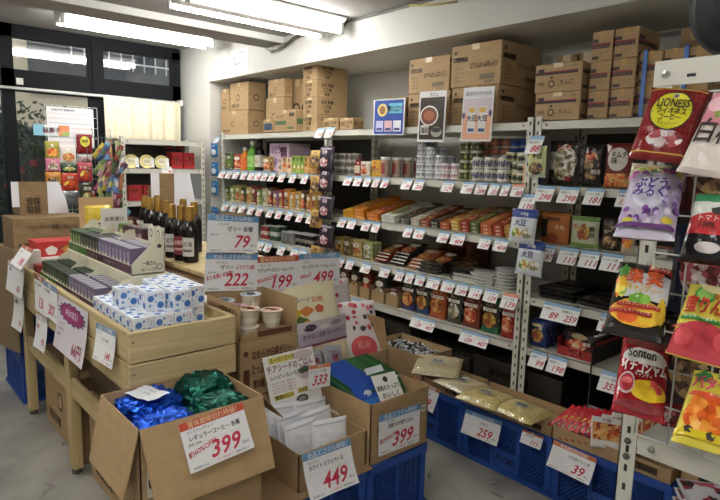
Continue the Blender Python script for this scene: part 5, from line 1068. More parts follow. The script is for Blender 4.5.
for x in (-2.83, -3.68, -2.0): part('leg', (x-.035, x+.035, TY1-.07, TY1-.024, .03, .86), 'woodpost')
part('lower_rail', (-3.64, -2.87, TY0+.03, TY0+.05, .4, .49), 'wood'); part('lower_rail', (-2.79, -2.04, TY0+.03, TY0+.05, .4, .49), 'wood')
for x in (-2.83, -3.68):
    m = M(); m.lathe([(.022, 0), (.022, .03)], '5a564e', n=12); obj('foot', m, parent=tb, loc=(x, TY0+.047, 0))
# cartons on the floor under the table
carton(.7, .3, .42, 'long brown carton on the floor under the table, nearer end', 'plain', (-2.4, .92, .002)); carton(.68, .3, .44, 'long brown carton on the floor under the table, farther end', 'plain', (-3.22, .92, .002))
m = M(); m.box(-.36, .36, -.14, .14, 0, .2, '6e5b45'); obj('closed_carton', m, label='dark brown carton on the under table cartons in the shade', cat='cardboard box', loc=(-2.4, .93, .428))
crate(-4.35, -3.86, .72, 1.05, .0, .288, 'blue crate on the floor at the far end of the wooden table', 'crates at the far end of the table'); crate(-4.35, -3.86, .72, 1.05, .29, .288, 'blue crate stacked on another at the far end of the table', 'crates at the far end of the table')
# blue spotted boxes
def dots(m, mp, W, Hh, seed):
    R = random.Random(seed)
    for (x, z, r, k) in ((.25, .62, .17, '4a76b8'), (.75, .25, .18, '3f6fb4'), (.5, .78, .08, '7f9fcc'), (.2, .25, .08, '7f9fcc'), (.5, .42, .06, '9ab2d6'), (.85, .62, .05, '9ab2d6')):
        m.disc(x*W, z*Hh, r*W, r*W, k, mp=mp, n=14)
    m.text('プル', .6*W, .72*Hh, .16*Hh, 'b8433c', mp=mp, maxw=W*.32)
db = M(); S_ = .07; db.bbox(0, S_, 0, .072, 0, S_, 'e6ebf2', .001); dots(db, lambda x, z, l: (S_+l, x, z), .072, S_, 1); dots(db, lambda x, z, l: (x, -l, z), S_, S_, 2); dots(db, lambda x, y, l: (x, y, S_+l), S_, .072, 3); db = db.mesh('spotted_box')
def sbox(x, y, z, rz=0): obj('spotted_box', db, label='small white box with blue spots on the wooden table', cat='small box', group='white boxes with blue spots', loc=(x, y, z), rz=rz)
BZ = .8765
for j in range(3):
    for i in range(6): sbox(-2.055-i*.073, .715+j*.0745, BZ)
for i in range(6): sbox(-2.12-i*.075, .94, BZ)
for x, y in ((-2.24, .73), (-2.13, .79), (-2.205, .80), (-2.09, .875), (-2.165, .875), (-2.24, .875), (-2.315, .875), (-2.13, .95), (-2.205, .95), (-2.28, .95), (-2.355, .95)): sbox(x, y, BZ+.0708, random.uniform(-.04, .04))
# white storage box inside the tray beyond the spotted boxes
# cream display stands with rows of tubes
def display(x0, x1, y, d, z, h, label, boxes, ears=True):
    t = empty('display_stand', label, 'display stand', 'cream display stands', loc=(x0, y, z)); w = x1-x0; C_ = 'd6d1ba'
    m = M(); m.box(0, w, 0, d, 0, .003, C_); m.box(0, w, 0, .003, .003, h*.35, C_); m.box(0, w, d-.003, d, .003, h*.95, C_)
    for i, (a, b, c) in enumerate(((0, .34, '4a7a34'), (.34, .6, '4a2a34'), (.6, 1, '5a3a4a'))): m.rect(w*a, w*b, .004, h*.33, c, mp=lambda x, q, l: (x, -l, q)); m.text('わさび茶漬 うめ', w*a+.02, h*.1, h*.12, 'd8d4bc', mp=lambda x, q, l: (x, -l-.0006, q), maxw=w*(b-a)*.8)
    obj('stand_tray', m, parent=t)
    for q, xx in enumerate((0, w*.33, w*.62, w-.003)):
        m = M(); n_ = [(0, 0), (d, 0), (d, h*1.25), (d*.8, h*1.25), (0, h*.35)]
        v = [(0, a, b) for a, b in n_]+[(.003, a, b) for a, b in n_]; m.add(v, [(4, 3, 2, 1, 0), (5, 6, 7, 8, 9)]+[(i, (i+1) % 5, 5+(i+1) % 5, 5+i) for i in range(5)], C_)
        if q == 3:
            m.text('一休さん', d*.34, h*.3, h*.14, '2a2a28', mp=lambda x, q2, l: (.003+l, x, q2), maxw=d*.4); m.text('梅こんぶ茶', d*.3, h*.1, h*.1, '2a2a28', mp=lambda x, q2, l: (.003+l, x, q2), maxw=d*.45); m.disc(d*.84, h*.22, d*.1, d*.1, '8a8a9a', mp=lambda x, q2, l: (.003+l, x, q2)); m.disc(d*.84, h*.22, d*.06, d*.06, 'd6d1ba', mp=lambda x, q2, l: (.003+l, x, q2), lift=.0011); m.disc(d*.85, h*.95, d*.07, d*.06, '2a2a28', mp=lambda x, q2, l: (.003+l, x, q2), wob=.15)
        obj('end_panel', m, parent=t, loc=(xx, 0, 0))
    if ears:
        for xx in (w-.16, w-.08):
            m = M(); 
            pts = [(0, 0)]+[(.035+.035*math.cos(a), .05+.035*math.sin(a)) for a in [math.pi-i*math.pi/8 for i in range(9)]]+[(.07, 0)]
            n_ = len(pts); m.add([(a, 0, b) for a, b in pts]+[(a, .003, b) for a, b in pts], [tuple(range(n_))[::-1], tuple(range(n_, 2*n_))]+[(i, (i+1) % n_, n_+(i+1) % n_, n_+i) for i in range(n_)], C_)
            m.disc(.035, .045, .018, .02, '5a5a50'); m.disc(.035, .045, .011, .013, 'd6d1ba', lift=.001); obj('crown', m, parent=t, loc=(xx-.0, d-.008, h*.95))
    n = int(w/.047)
    for k in range(n):
        c, f, nm_ = boxes(k/n)
        key = (nm_, round(h, 3))
        if key not in _dm:
            b = M(); b.bbox(0, .038, 0, d*.4, 0, h*.86, c, .001); b.rect(.004, .034, h*.1, h*.7, f, lift=.0006); b.disc(.019, h*.3, .012, h*.12, 'c9c4b0', lift=.001); b.rect(.002, .036, .005, d*.4-.005, '9a98a0' if 'purple' in nm_ else c, mp=lambda x, y, l: (x, y, h*.86+l)); _dm[key] = b.mesh('tea_box')
        for rr in range(2): obj('tea_box', _dm[key], label='%s upright box of powdered tea in %s' % (nm_, 'the upper cream stand' if ears else 'the lower cream stand'), cat='small box', group='%s tea boxes in the %s stand' % (nm_, 'upper' if ears else 'lower'), loc=(x0+.006+k*.047, y+.008+rr*d*.46, z+.0035))
_dm = {}
part('riser', (-3.42, -2.46, .885, 1.055, .878, 1.0), 'd6d1ba', parent=empty('display_riser', 'plain cream riser box below the upper display stand', 'display stand', loc=(0, 0, 0)), r=.002)
bxs = lambda f: ('3c5230', '84965c', 'green') if f < .2 else (('2a2c28', '5a5a4c', 'black') if f < .5 else ('6c6078', '8f849c', 'purple grey'))
display(-3.4, -2.48, .89, .15, 1.002, .125, 'upper cream cardboard stand with eared crowns and rows of tea boxes', bxs)
display(-3.3, -2.42, .722, .15, .8765, .1, 'lower cream cardboard stand along the front edge of the table', lambda f: ('25301f', '3c4a30', 'dark green') if f < .55 else ('6c6078', '8f849c', 'purple grey'), ears=False)
t2 = M(); t2.bbox(0, .045, 0, .05, 0, .09, '8a9a5a', .001)
for i in range(4): obj('tea_box', t2.mesh('tea_box') if i == 0 else bpy.data.objects['back_tea'].data, label='pale green box with leaf picture behind the upper stand', cat='small box', group='pale green boxes behind the stand', loc=(-3.5+i*.06, 1.2, .93)) if 0 else None
# goods at the far end of the table: cartons, red box
def pxbox(x0, x1, y0, y1, z0, z1, k, label, art=None, name='food_box', cat='boxed food', rz=0):
    m = M(); w, d, h = x1-x0, y1-y0, z1-z0; m.bbox(0, w, 0, d, 0, h, k, .002)
    if art: art(m, w, d, h)
    return obj(name, m, label=label, cat=cat, loc=(x0, y0, z0), rz=rz)
E_ = lambda w: (lambda x, z, l: (w+l, x, z))
def a_red(m, w, d, h):
    mp = E_(w); m.disc(d*.2, h*.4, d*.08, h*.3, 'e8e0d8', mp=mp, wob=.08); m.disc(d*.78, h*.5, d*.07, h*.28, 'e8d8d0', mp=mp, wob=.08); m.disc(d*.45, h*.45, d*.1, h*.25, 'd8a030', mp=mp, lift=.001); m.text('大人のえびせん', d*.32, h*.4, h*.25, 'f0dcc0', mp=mp, maxw=d*.4, lift=.0014)
pxbox(-3.75, -3.5, .74, 1.05, .877, .945, 'e2dfd8', 'flat white carton lid under the red snack box', lambda m, w, d, h: m.text('えびせんべい 24袋', d*.4, h*.3, h*.3, '9a3a34', mp=E_(w)))
pxbox(-3.72, -3.54, .76, 1.14, .946, 1.03, 'b02a28', 'long red snack box with white pictures on the far end of the table', a_red)
pxbox(-3.48, -3.36, .72, 1.0, .877, .93, '8f2f30', 'low dark red box in front of the red snack box')
pxbox(-3.5, -3.44, .7, .76, .877, 1.0, 'c9c4bc', 'small white upright box at the table edge under the tilted tag')
def a_br(m, w, d, h):
    mp = E_(w); m.text('チアシードクッキー', d*.2, h*.66, h*.1, '4a3a2a', mp=mp, maxw=d*.3); m.text('特選えびせんべい', d*.5, h*.62, h*.14, '4a3a2a', mp=mp, maxw=d*.36); m.rect(d*.06, d*.2, h*.1, h*.25, '4a3a2a', mp=mp); m.rect(0, d, h*.3, h*.302, '8a6f4c', mp=mp)
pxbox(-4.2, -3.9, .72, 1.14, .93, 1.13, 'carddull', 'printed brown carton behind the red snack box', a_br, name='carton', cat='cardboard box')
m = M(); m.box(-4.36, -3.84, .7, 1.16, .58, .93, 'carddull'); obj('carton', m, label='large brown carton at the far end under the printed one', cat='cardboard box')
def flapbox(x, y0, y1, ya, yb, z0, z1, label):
    t = empty('open_flap_carton', label, 'cardboard box', loc=(x, (y0+y1)/2, z0)); h = z1-z0; c = (y0+y1)/2
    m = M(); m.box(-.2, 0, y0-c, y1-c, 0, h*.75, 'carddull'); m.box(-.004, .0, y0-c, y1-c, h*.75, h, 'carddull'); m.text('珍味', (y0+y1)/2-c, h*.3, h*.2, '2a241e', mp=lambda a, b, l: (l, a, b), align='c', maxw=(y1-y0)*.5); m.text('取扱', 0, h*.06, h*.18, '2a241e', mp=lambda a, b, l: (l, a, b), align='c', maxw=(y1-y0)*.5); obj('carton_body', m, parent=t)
    for a, b, bend in ((ya-c, y0-c, 0), (y1-c, yb-c, 1)):
        m = M(); m.grid(lambda u, v: (.01+.05*bend*math.sin(v*3)*(u)*(1-v), a+(b-a)*u+(.05*bend*(1-v)*u), h*(.25*(1-bend*.9)+(.75+.25*bend*.9)*v)), 8, 10, 'dedde2'); m.grid(lambda u, v: (.007+.05*bend*math.sin(v*3)*(u)*(1-v), a+(b-a)*u+(.05*bend*(1-v)*u), h*(.25*(1-bend*.9)+(.75+.25*bend*.9)*v)), 8, 10, 'dedde2', flip=True); obj('white_flap', m, parent=t, label='white inner flap')
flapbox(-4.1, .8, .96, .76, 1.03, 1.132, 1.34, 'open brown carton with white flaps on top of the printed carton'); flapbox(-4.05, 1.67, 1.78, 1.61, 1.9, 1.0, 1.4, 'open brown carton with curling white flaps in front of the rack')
m = M(); m.box(-.006, 0, -.14, .16, 0, .62, '7d684c'); obj('cardboard_sheet', m, label='upright cardboard sheet leaning at the far end of the table', cat='cardboard', loc=(-3.92, .655, .35), rz=-1.35)
def bagart(c, f, t, tc='f0ead8'): return dict(base=c, art=[('o', 0, .35, .75, .24, FOOD[f]), ('t', t, 0, .68, .13, tc)])
obj('snack_bag', pouch(.16, .22, .05, dict(base='c9b03c.g', art=[('o', 0, .4, .6, .2, 'e8e0c8', .1), ('t', 'いか天', 0, .42, .12, '2a2620'), ('r', -1, 1, .02, .16, 'a02c28.g')])), label='yellow and red snack bag standing against a brown board', cat='snack bag', loc=(-3.62, 1.12, 1.0), rz=math.pi/2)
m = M(); m.box(-.1, .1, 0, .004, 0, .28, 'card'); obj('cardboard_sheet', m, label='brown board with a white edge behind the yellow snack bag', cat='cardboard', loc=(-3.72, 1.14, .98), rz=math.pi/2)
m = M(); m.box(-.07, .07, 0, .006, 0, .24, 'd9d4cf'); m.rect(-.05, -.01, .02, .1, '3a3030'); m.rect(.01, .06, .02, .12, 'c8a0a0'); m.text('お茶漬け', 0, .17, .02, '5a5050', align='c', maxw=.1); obj('booklet', m, label='white booklet with photos standing behind the display stands', cat='booklet', loc=(-3.35, 1.12, .98), rz=math.pi/2-.1)
me = M(); me.bbox(-.03, .03, 0, .05, 0, .11, '5f7a38', .002); me.disc(0, .05, .02, .035, 'c9c890'); me = me.mesh('tea_box')
for i in range(4): obj('tea_box', me, label='leaf green box in the row behind the upper display stand', cat='small box', group='leaf green boxes behind the stand', loc=(-3.5+i*.065, 1.14, 1.026), rz=.2)
me = M(); me.bbox(-.03, .03, 0, .05, 0, .11, '4a3038', .002); me.disc(0, .05, .02, .035, 'a88a90'); me = me.mesh('tea_box')
for i in range(4): obj('tea_box', me, label='dark plum box in the row behind the upper display stand', cat='small box', group='dark plum boxes behind the stand', loc=(-3.23+i*.065, 1.14, 1.026), rz=.2)
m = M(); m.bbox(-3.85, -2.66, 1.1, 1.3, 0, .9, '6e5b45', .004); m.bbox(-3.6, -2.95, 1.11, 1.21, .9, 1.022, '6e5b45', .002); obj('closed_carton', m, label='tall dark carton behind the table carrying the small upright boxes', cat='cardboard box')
# bottle stand
bs = empty('bottle_stand', 'plank topped stand with a brown carton carrying wine bottles', 'stand', loc=(0, 0, 0))
part('plank_top', (-4.1, -2.55, 1.31, 1.85, .915, .94), 'woodend', parent=bs); part('carton_base', (-4.05, -2.58, 1.33, 1.82, .02, .912), 'card', parent=bs)
pxbox(-2.52, -2.4, 1.12, 1.3, .002, .86, 'e2e2e4', 'plain white box end showing beside the jelly cartons', name='white_box')
def wine(px, py, label, z=.941, h=.31, lab='d2d2ce', Y=None, red=False):
    p = onZ(px, py, z); t = empty('wine_bottle', label, 'bottle', 'dark wine bottles on the stand', loc=(p.x, p.y, z), rz=random.uniform(.5, .9)); r = .043
    m = M(); m.lathe([(r*.9, 0), (r, .006), (r, h*.58), (r*.9, h*.65), (r*.5, h*.73), (r*.4, h*.78), (r*.38, h*.92)], '120e0e.g', n=20); obj('bottle_body', m, parent=t)
    m = M(); m.lathe([(r*.56, h*.74), (r*.52, h*.95), (r*.5, h*.99), (0, h)], 'b8924a.m', n=16); m.lathe([(r*.48, h*.82), (r*.48, h*.83)], '8a6a30.m', n=16, cap=False); obj('foil_cap', m, parent=t)
    m = M(); f = lambda a, b, l: ((r+.0008+l)*math.sin(a), -(r+.0008+l)*math.cos(a), b)
    m.rect(-.9, .9, h*.12, h*.45, lab, mp=f, n=12, lift=0); m.rect(-.6, .6, h*.2, h*.24, '6a6460' if not red else 'd8b0a8', mp=lambda a, b, l: f(a, b, l+.0004), n=8); m.text('ぶどう酒' if not red else '赤葡萄', 0, h*.3, .02, '3a3634' if not red else 'e8d0c0', mp=lambda a, b, l: f(a/r, b, l+.0004), align='c', maxw=.05); obj('bottle_label', m, parent=t)
for i, (px, py, l, rd) in enumerate(((191, 262, 'wine bottle with a white label at the right front of the stand', 0), (182, 260, 'wine bottle with a dark red label at the front of the group', 1), (173, 257, 'wine bottle left of the red labelled one with a white label', 0), (160, 247, 'wine bottle with a wide white label behind the display stand', 0), (168, 249, 'wine bottle in the second row, middle', 0), (151, 244, 'wine bottle at the left end of the front group', 0), (195, 252, 'wine bottle at the far right of the second row', 0), (146, 240, 'wine bottle at the far left in the back row', 0), (158, 239, 'wine bottle second in the back row', 0), (184, 246, 'wine bottle in the back row behind the red labelled one', 0))):
    wine(px, py, l, lab='7a2a30' if rd else 'cfcfcb', red=bool(rd))
# signs on the table side
yt = TY0-.004
sign(onY(96.5, 322, yt), onY(116, 331, yt), onY(95.5, 357, yt-.01), 'white price sign reading 149 with a blue banner on the table side', '149', ECO, '7d93b0', [('ブルーベリー', -.42, .26, .05, '505054', .5), ('ピルクル各種', -.2, .42, .07, '303034', .6)], curl=.012, ps=.2)
mt, w_, h_ = frame(onY(58.5, 294, yt), onY(88, 312, yt), onY(62, 348, yt-.015)); m = M()
SP = lambda x, z, l: (x, -(.02*(-z/h_)**2+l), z)
m.grid(lambda a, b: SP((a-.5)*w_, -h_+h_*b, 0), 6, 8, 'dcd6dc'); n_ = 32
def star(k, s, l): 
    vs = [SP(0, -h_*.24, l)]+[SP(w_*.46*s*(1 if i % 2 else .8)*math.cos(6.283*i/n_), -h_*.24+h_*.19*s*(1 if i % 2 else .8)*math.sin(6.283*i/n_), l) for i in range(n_)]; m.add(vs, [(0, 1+i, 1+(i+1) % n_) for i in range(n_)], k)
star('2a2a5a', 1.06, .0008); star('96306a', .96, .0012); m.text('本日の目玉！', 0, -h_*.28, h_*.1, 'f0e4ee', mp=SP, align='c', maxw=w_*.74, lift=.0018)
m.text('リンツチョコ', -w_*.4, -h_*.52, h_*.05, '4a6a5a', mp=SP, maxw=w_*.6, lift=.0012); m.text('各種 詰合せ', -w_*.4, -h_*.62, h_*.045, '303034', mp=SP, maxw=w_*.5, lift=.0012); m.text('66円', w_*.4, -h_*.9, h_*.2, 'a83a58', mp=SP, align='r', maxw=w_*.6, lift=.0014); m.text('お買得', -w_*.42, -h_*.74, h_*.05, '303034', mp=SP, maxw=w_*.3, lift=.0012)
obj('special_offer_sign', m, label='white paper sign with a purple starburst hanging on the table side', cat='price sign', mtx=mt)
sign(onY(34, 272, yt), onY(46, 279, yt), onY(35, 308, yt), 'white price sign with an orange banner on the far table side, left of its pair', '138', '特価', 'a8664c', [('梅こんぶ茶', -.4, .3, .08, '303034', .7)], curl=.004, foot=False, ps=.3)
sign(onY(43, 279, yt-.004), onY(57, 288, yt-.004), onY(45, 314, yt-.006), 'white price sign with a blue banner on the far table side, right of its pair', '207', '特価', '7d93b0', [('わさび茶漬', -.4, .3, .08, '303034', .7)], curl=.004, foot=False, ps=.3)
sign(onY(36, 313, yt-.002), onY(47, 319, yt-.002), onY(35.5, 343, yt-.004), 'small white sign hanging below the pair of signs on the table', '99', '特価', 'd8d0d0', [('各種', -.4, .4, .1, 'c8304a', .6)], curl=.02, foot=False, ps=.22)
sign(onY(23, 244, yt), onY(34, 250, yt-.0), onY(12, 264, yt-.06), 'tilted white tag clipped over the far end of the table', '198', '限定', 'a8664c', [('えびせん', -.4, .36, .1, '303034', .6)], curl=.004, foot=False)
sign(onY(8, 260, yt-.02), onY(24, 268, yt-.02), onY(10, 290, yt-.03), 'pale sign hanging at the far corner of the table below the tilted tag', '158', '特価', 'c8bcb8', [('お徳用', -.4, .3, .1, '303034', .6)], curl=.01, foot=False, ps=.2)
sign(onY(14, 291, yt-.01), onY(24, 296, yt-.01), onY(15, 325, yt-.015), 'narrow pale sign hanging lowest at the far table corner', '98', '特価', 'd0c8c8', [('お徳用', -.4, .3, .1, '303034', .6)], curl=.02, foot=False, ps=.15)

# ================================================================== LEFT RACK (faces the room)
rk_ = 0
rk = shelving(0, .74, 0, [1.66, 1.42, 1.145, .86, .5], 1.68, 'small white steel rack by the window wall with noodle bowls and red boxes', depth=.32)
rk.location = (-4.88, 1.7, 0); rk.rotation_euler = (0, 0, math.pi/2)
RX = -4.9
m = M(); m.box(.005, .735, .322, .326, .1, 1.66, '3a3732'); obj('shade_backing', m, parent=rk, label='added dark sheet for back shade')  # sheet added to darken the inside of the rack
for i, y in enumerate((1.80, 1.93, 2.06)):
    t = empty('noodle_bowl', 'round yellow noodle bowl leaning on the rack, %s of three' % ['leftmost', 'middle', 'rightmost'][i], 'noodle bowl', loc=(RX-.02, y, 1.475), rz=math.pi/2-.2, rx=math.pi/2-.25)
    m = M(); m.lathe([(.035, -.06), (.055, -.004), (.058, 0)], 'd8c878', n=20); obj('bowl_body', m, parent=t)
    m = M(); m.lathe([(.06, 0), (.06, .003), (0, .004)], 'c9b85c.g', n=24); m.disc(0, 0, .035, .035, 'e8e0b8', mp=lambda x, y, l: (x, y, .004+l)); m.text('うどん', 0, -.008, .018, '5a4a2a', mp=lambda x, y, l: (x, y, .0055+l), align='c', maxw=.05); m.rect(.03, .058, -.05, .03, 'e6e6e2', mp=lambda x, y, l: (x, y, .006+l)); obj('lid', m, parent=t)
def redbox(y, z, w, h, label):
    m = M(); m.bbox(-w/2, w/2, 0, .1, 0, h, 'a01c20', .002); m.rect(-w*.4, w*.4, h*.5, h*.7, '8a1418'); m.text('梅しそ', 0, h*.55, h*.14, 'd8b060', align='c', maxw=w*.7, lift=.001); m.text('味噌汁', 0, h*.3, h*.1, 'e8d0c0', align='c', maxw=w*.6)
    obj('red_box', m, label=label, cat='boxed food', loc=(RX-.02, y, z), rz=math.pi/2)
redbox(2.2, 1.421, .1, .14, 'red box on the upper right of the small rack, left of a pair'); redbox(2.31, 1.421, .1, .14, 'red box on the upper right of the small rack, right of a pair'); redbox(1.83, 1.146, .11, .13, 'red box on the lower shelf of the small rack, left of a pair'); redbox(1.95, 1.146, .11, .13, 'red box on the lower shelf of the small rack, right of a pair')
for i, y in enumerate((2.19, 2.3)):
    t = empty('glass_jar', 'dark jar with a red lid behind the red boxes, %s one' % ['left', 'right'][i], 'jar', loc=(RX-.17, y, 1.421)); m = M(); m.lathe([(.035, 0), (.038, .15), (.03, .17)], '4a2a28.g', n=14); obj('jar_body', m, parent=t); m = M(); m.lathe([(.036, .17), (.036, .2), (.0, .202)], '8a2a2c', n=14); obj('lid', m, parent=t)
obj('paper_bag', pouch(.06, .13, .03, dict(base='c8ccb8', art=[('o', random.uniform(-.7, .7), random.uniform(.1, .9), .14, .05, ['4a7a4a', 'b84a4a', 'e8e0d0'][i % 3]) for i in range(12)])), label='small pale pack with green and red spots beside the red boxes', cat='food pack', loc=(RX, 2.05, 1.147), rz=math.pi/2)
for i in range(8): obj('food_pouch', pouch(.075, .15, .03, art_food(['8a5a44.g', '5a2c34.g', '7a6a3c.g', '6a3a2c.g'][i % 4], ['dark', 'red', 'pasta', 'meat'][i % 4], '煮')), label='%s pouch on the low shelf of the small rack behind the bottles' % ['tan', 'wine', 'olive', 'brown'][i % 4], cat='food pack', group='%s pouches on the low shelf of the small rack' % ['tan', 'wine', 'olive', 'brown'][i % 4], loc=(RX-.03, 1.77+i*.08, .862), rz=math.pi/2)
o = obj('price_tag', tag_mesh(.09, .06, '98', 'e0e0e0'), label='white price tag on the second shelf of the small rack', cat='price tag', loc=(-4.874, 2.08, 1.435), rz=math.pi/2, rx=-.3)

# ================================================================== SNACK NETS
def net(y0, y1, z0, z1, x, label, axis='E', py=.06, pz=.09):
    t = empty('wire_net', label, 'display net', loc=(x, (y0+y1)/2, z0)); c = (y0+y1)/2; m = M(); h = z1-z0; wk = 'cfcfc8' if x != -4.9 else '4a4a48'
    n = max(2, round((y1-y0)/py)); q = max(2, round(h/pz))
    for i in range(n+1): yy = y0-c+(y1-y0)*i/n; p = (0, yy) if axis == 'E' else (yy, 0); m.tube([(*p, 0), (*p, h)], .0022, wk, 5)
    for j in range(q+1): zz = h*j/q; a = (0, y0-c, zz) if axis == 'E' else (y0-c, 0, zz); b = (0, y1-c, zz) if axis == 'E' else (y1-c, 0, zz); m.tube([a, b], .0022, wk, 5)
    obj('wire_mesh', m, parent=t)
    for s in (.2, .8):
        yy = y0-c+(y1-y0)*s; p = lambda d, z: (d, yy, z) if axis == 'E' else (yy, d, z)
        m = M(); m.tube([p(0, h-.002), p(.0, h+.05), p(-.02, h+.07), p(-.03, h+.055)], .003, 'a8a8a4', 5); obj('hanger_hook', m, parent=t)
    return t
NX = -5.36
net(1.27, 1.68, .88, 1.92, NX, 'white wire net of hanging snack bags in front of the window glass')
def nb(px0, px1, py0, py1, art, label, X=NX+.03):
    a, b, c = onX(px0, py0, X), onX(px1, py0+1.5, X), onX(px0, py1, X)
    w_ = (b-a).length; h_ = (a-c).length
    obj('snack_bag', pouch(w_, h_, .03, art), label=label, cat='snack bag', group='snack bags on the wire net', loc=((a.x), (a.y+b.y)/2, c.z), rz=math.pi/2)
def paper(px0, px1, py0, py1, label, draw, X=NX+.012):
    a, b, c = onX(px0, py0, X), onX(px1, py0+2, X), onX(px0, py1, X); w_ = (b-a).length; h_ = (a-c).length; m = M(); m.box(-w_/2, w_/2, 0, .002, 0, h_, 'e6e4e6'); draw(m, w_, h_)
    obj('hanging_sheet', m, label=label, cat='notice', loc=(a.x, (a.y+b.y)/2, c.z), rz=math.pi/2)
def dr(m, w, h):
    for i in range(7): m.rect(-w*.46, w*.46, h*(.1+.12*i), h*(.13+.12*i), ['dccccc', 'c8c8d2', 'dcd0d4'][i % 3])
    m.text('お知らせ 営業時間', -w*.4, h*.9, h*.05, '9a9aa8', maxw=w*.8)
paper(46, 93, 106, 146, 'white sheet with faint coloured lines on top of the wire net', dr)
def dr2(m, w, h):
    m.rect(-w*.5, -w*.2, 0, h, '8ac0d8'); m.rect(w*.2, w*.5, 0, h, 'e09060'); m.rect(w*.3, w*.5, 0, h*.4, '9ab86a', lift=.001); m.text('駄菓子', 0, h*.3, h*.4, 'c83a5a', align='c', maxw=w*.5, lift=.0012)
paper(33, 69, 124, 135, 'colourful sweet shop banner strip across the wire net', dr2, X=NX+.02)
for i, (a, b, c, d, art, l) in enumerate(((44, 59, 141, 158, bagart('a8a04a.g', 'orange', '飴'), 'olive yellow bag'), (59, 76, 145, 163, bagart('e0d8d0.g', 'kimchi', '茶'), 'white bag with orange picture'), (76, 92, 134, 153, dict(base='7a1c20.g', art=[('o', 0, .62, .62, .28, 'd8c840'), ('t', '珈琲', 0, .58, .13, '2a2418')]), 'dark red bag with a yellow oval'),
    (45, 60, 158, 171, bagart('c87a92.g', 'white', 'もも'), 'pink bag'), (60, 77, 163, 172, bagart('2c4634.g', 'green', '抹茶'), 'dark green bag'), (77, 92, 154, 162, bagart('a8a0a0.g', 'candy', '飴'), 'grey bag'), (77, 92, 162, 182, bagart('b03a4a.g', 'fruit', 'いちご'), 'pink red bag'),
    (45, 61, 172, 184, bagart('c88a3a.g', 'dark', 'べっこう'), 'orange and blue bag'), (61, 78, 173, 191, bagart('b8402c.g', 'fruit', '柚子'), 'red bag with a yellow flower'), (52, 61, 185, 209, bagart('d8d4cc.g', 'kimchi', '梅'), 'tall white bag with red top'), (62, 79, 191, 206, dict(base='9a9ca0.m', art=[('t', 'ミント', 0, .5, .14, '4a4a50')]), 'silver bag'), (80, 93, 183, 205, bagart('3a402c.g', 'green', '黒糖'), 'black and green bag'))):
    nb(a, b, c, d, art, l+' of sweets on the net by the window')
# side bundle of thin packs hanging at the left of the rack
net(1.45, 1.68, .9, 1.66, -4.9, 'white wire net beside the small rack crowded with thin packs')
SC_ = ['a89a3c', 'b8b4ac', '7a3440', '56703e', '9a6238', '34486a', '8a3e5c', '3c5632', 'a88088', '6a3226', '5c8098', '98924e', '4a3448', '8a3c30', '808a5c', '4a6c98']
for j in range(5):
    for i in range(7):
        k = SC_[(i*5+j*3) % 16]; z0 = [1.5, 1.37, 1.24, 1.1, .96][j]
        obj('thin_pack', pouch(.04, .14, .012, dict(base=k+'.g', res=(4, 8), art=[('o', 0, .5, .7, .2, SC_[(i*3+j*7+4) % 16])])), label='thin coloured snack stick pack hanging beside the small rack, %s row' % ['top', 'second', 'third', 'fourth', 'lowest'][j], cat='snack pack', group='thin snack packs, %s row' % ['top', 'second', 'third', 'fourth', 'lowest'][j], loc=(-4.85+.012*(i % 2), 1.48+i*.032, z0-.02*(i % 2)), rz=math.pi/2, ry=random.uniform(-.1, .7), rx=random.uniform(-.2, .1))
        bpy.context.view_layer.update() if 0 else None

# ================================================================== FRONT RIGHT RACK WITH CANDY BAGS
RY = 1.4
fr_ = empty('steel_shelf_rack', 'white steel rack in the right foreground with hanging candy bags', 'shelf rack', loc=(-.583, RY, 0))
for y, x in ((0, .02), (0, 1.5), (.42, 1.5)):
    obj('post', slotted_post(x, y, 1.745, -1 if x < 1 else 1, w=.04), parent=fr_)
for z in (.86, .45):
    m = M(); m.box(.042, 1.48, .004, .42 if z > .5 else .56, z-.004, z, 'steel'); m.box(.042, 1.48, .002, .006, z-.045, z, 'steel'); m.box(.042, 1.48, .006, .018, z-.045, z-.041, 'steel'); b = obj('shelf_board', m, parent=fr_)
    m = M(); m.lathe([(.0085, 0), (.008, .004), (0, .006)], 'a8a8a4.m', n=12); obj('bolt', m, parent=b, loc=(.075, .0018, z-.022), rx=math.pi/2)
m = M(); m.box(0.0, 1.5, -.003, .001, 1.69, 1.745, 'steel'); m.box(0, 1.5, .001, .42, 1.741, 1.745, 'steel'); b = obj('top_board', m, parent=fr_)
m = M(); m.lathe([(.009, 0), (.0085, .004), (0, .006)], 'a8a8a4.m', n=12); obj('bolt', m, parent=b, loc=(.025, -.003, 1.715), rx=math.pi/2)
m = M(); m.box(.07, .088, -.0035, -.0029, 1.705, 1.712, '1c1a18'); m.rect(.2, .225, 1.70, 1.706, '1c1a18', lift=.0036); obj('slot', m, parent=b)
for z in (.815,):
    m = M(); m.lathe([(.0085, 0), (.008, .004), (0, .006)], '5a5854', n=12); obj('bolt', m, parent=fr_, loc=(.02, -.001, .84), rx=math.pi/2)
    m = M(); m.lathe([(.0085, 0), (.008, .004), (0, .006)], '5a5854', n=12); obj('bolt', m, parent=fr_, loc=(.02, -.001, .8), rx=math.pi/2)
nt_ = net(-.545, .35, .87, 1.67, RY-.012, 'white wire net fixed on the front rack behind the candy bags', axis='S', py=.075, pz=.085)
nt_.location = ((-.545+.35)/2, RY-.012, .87)
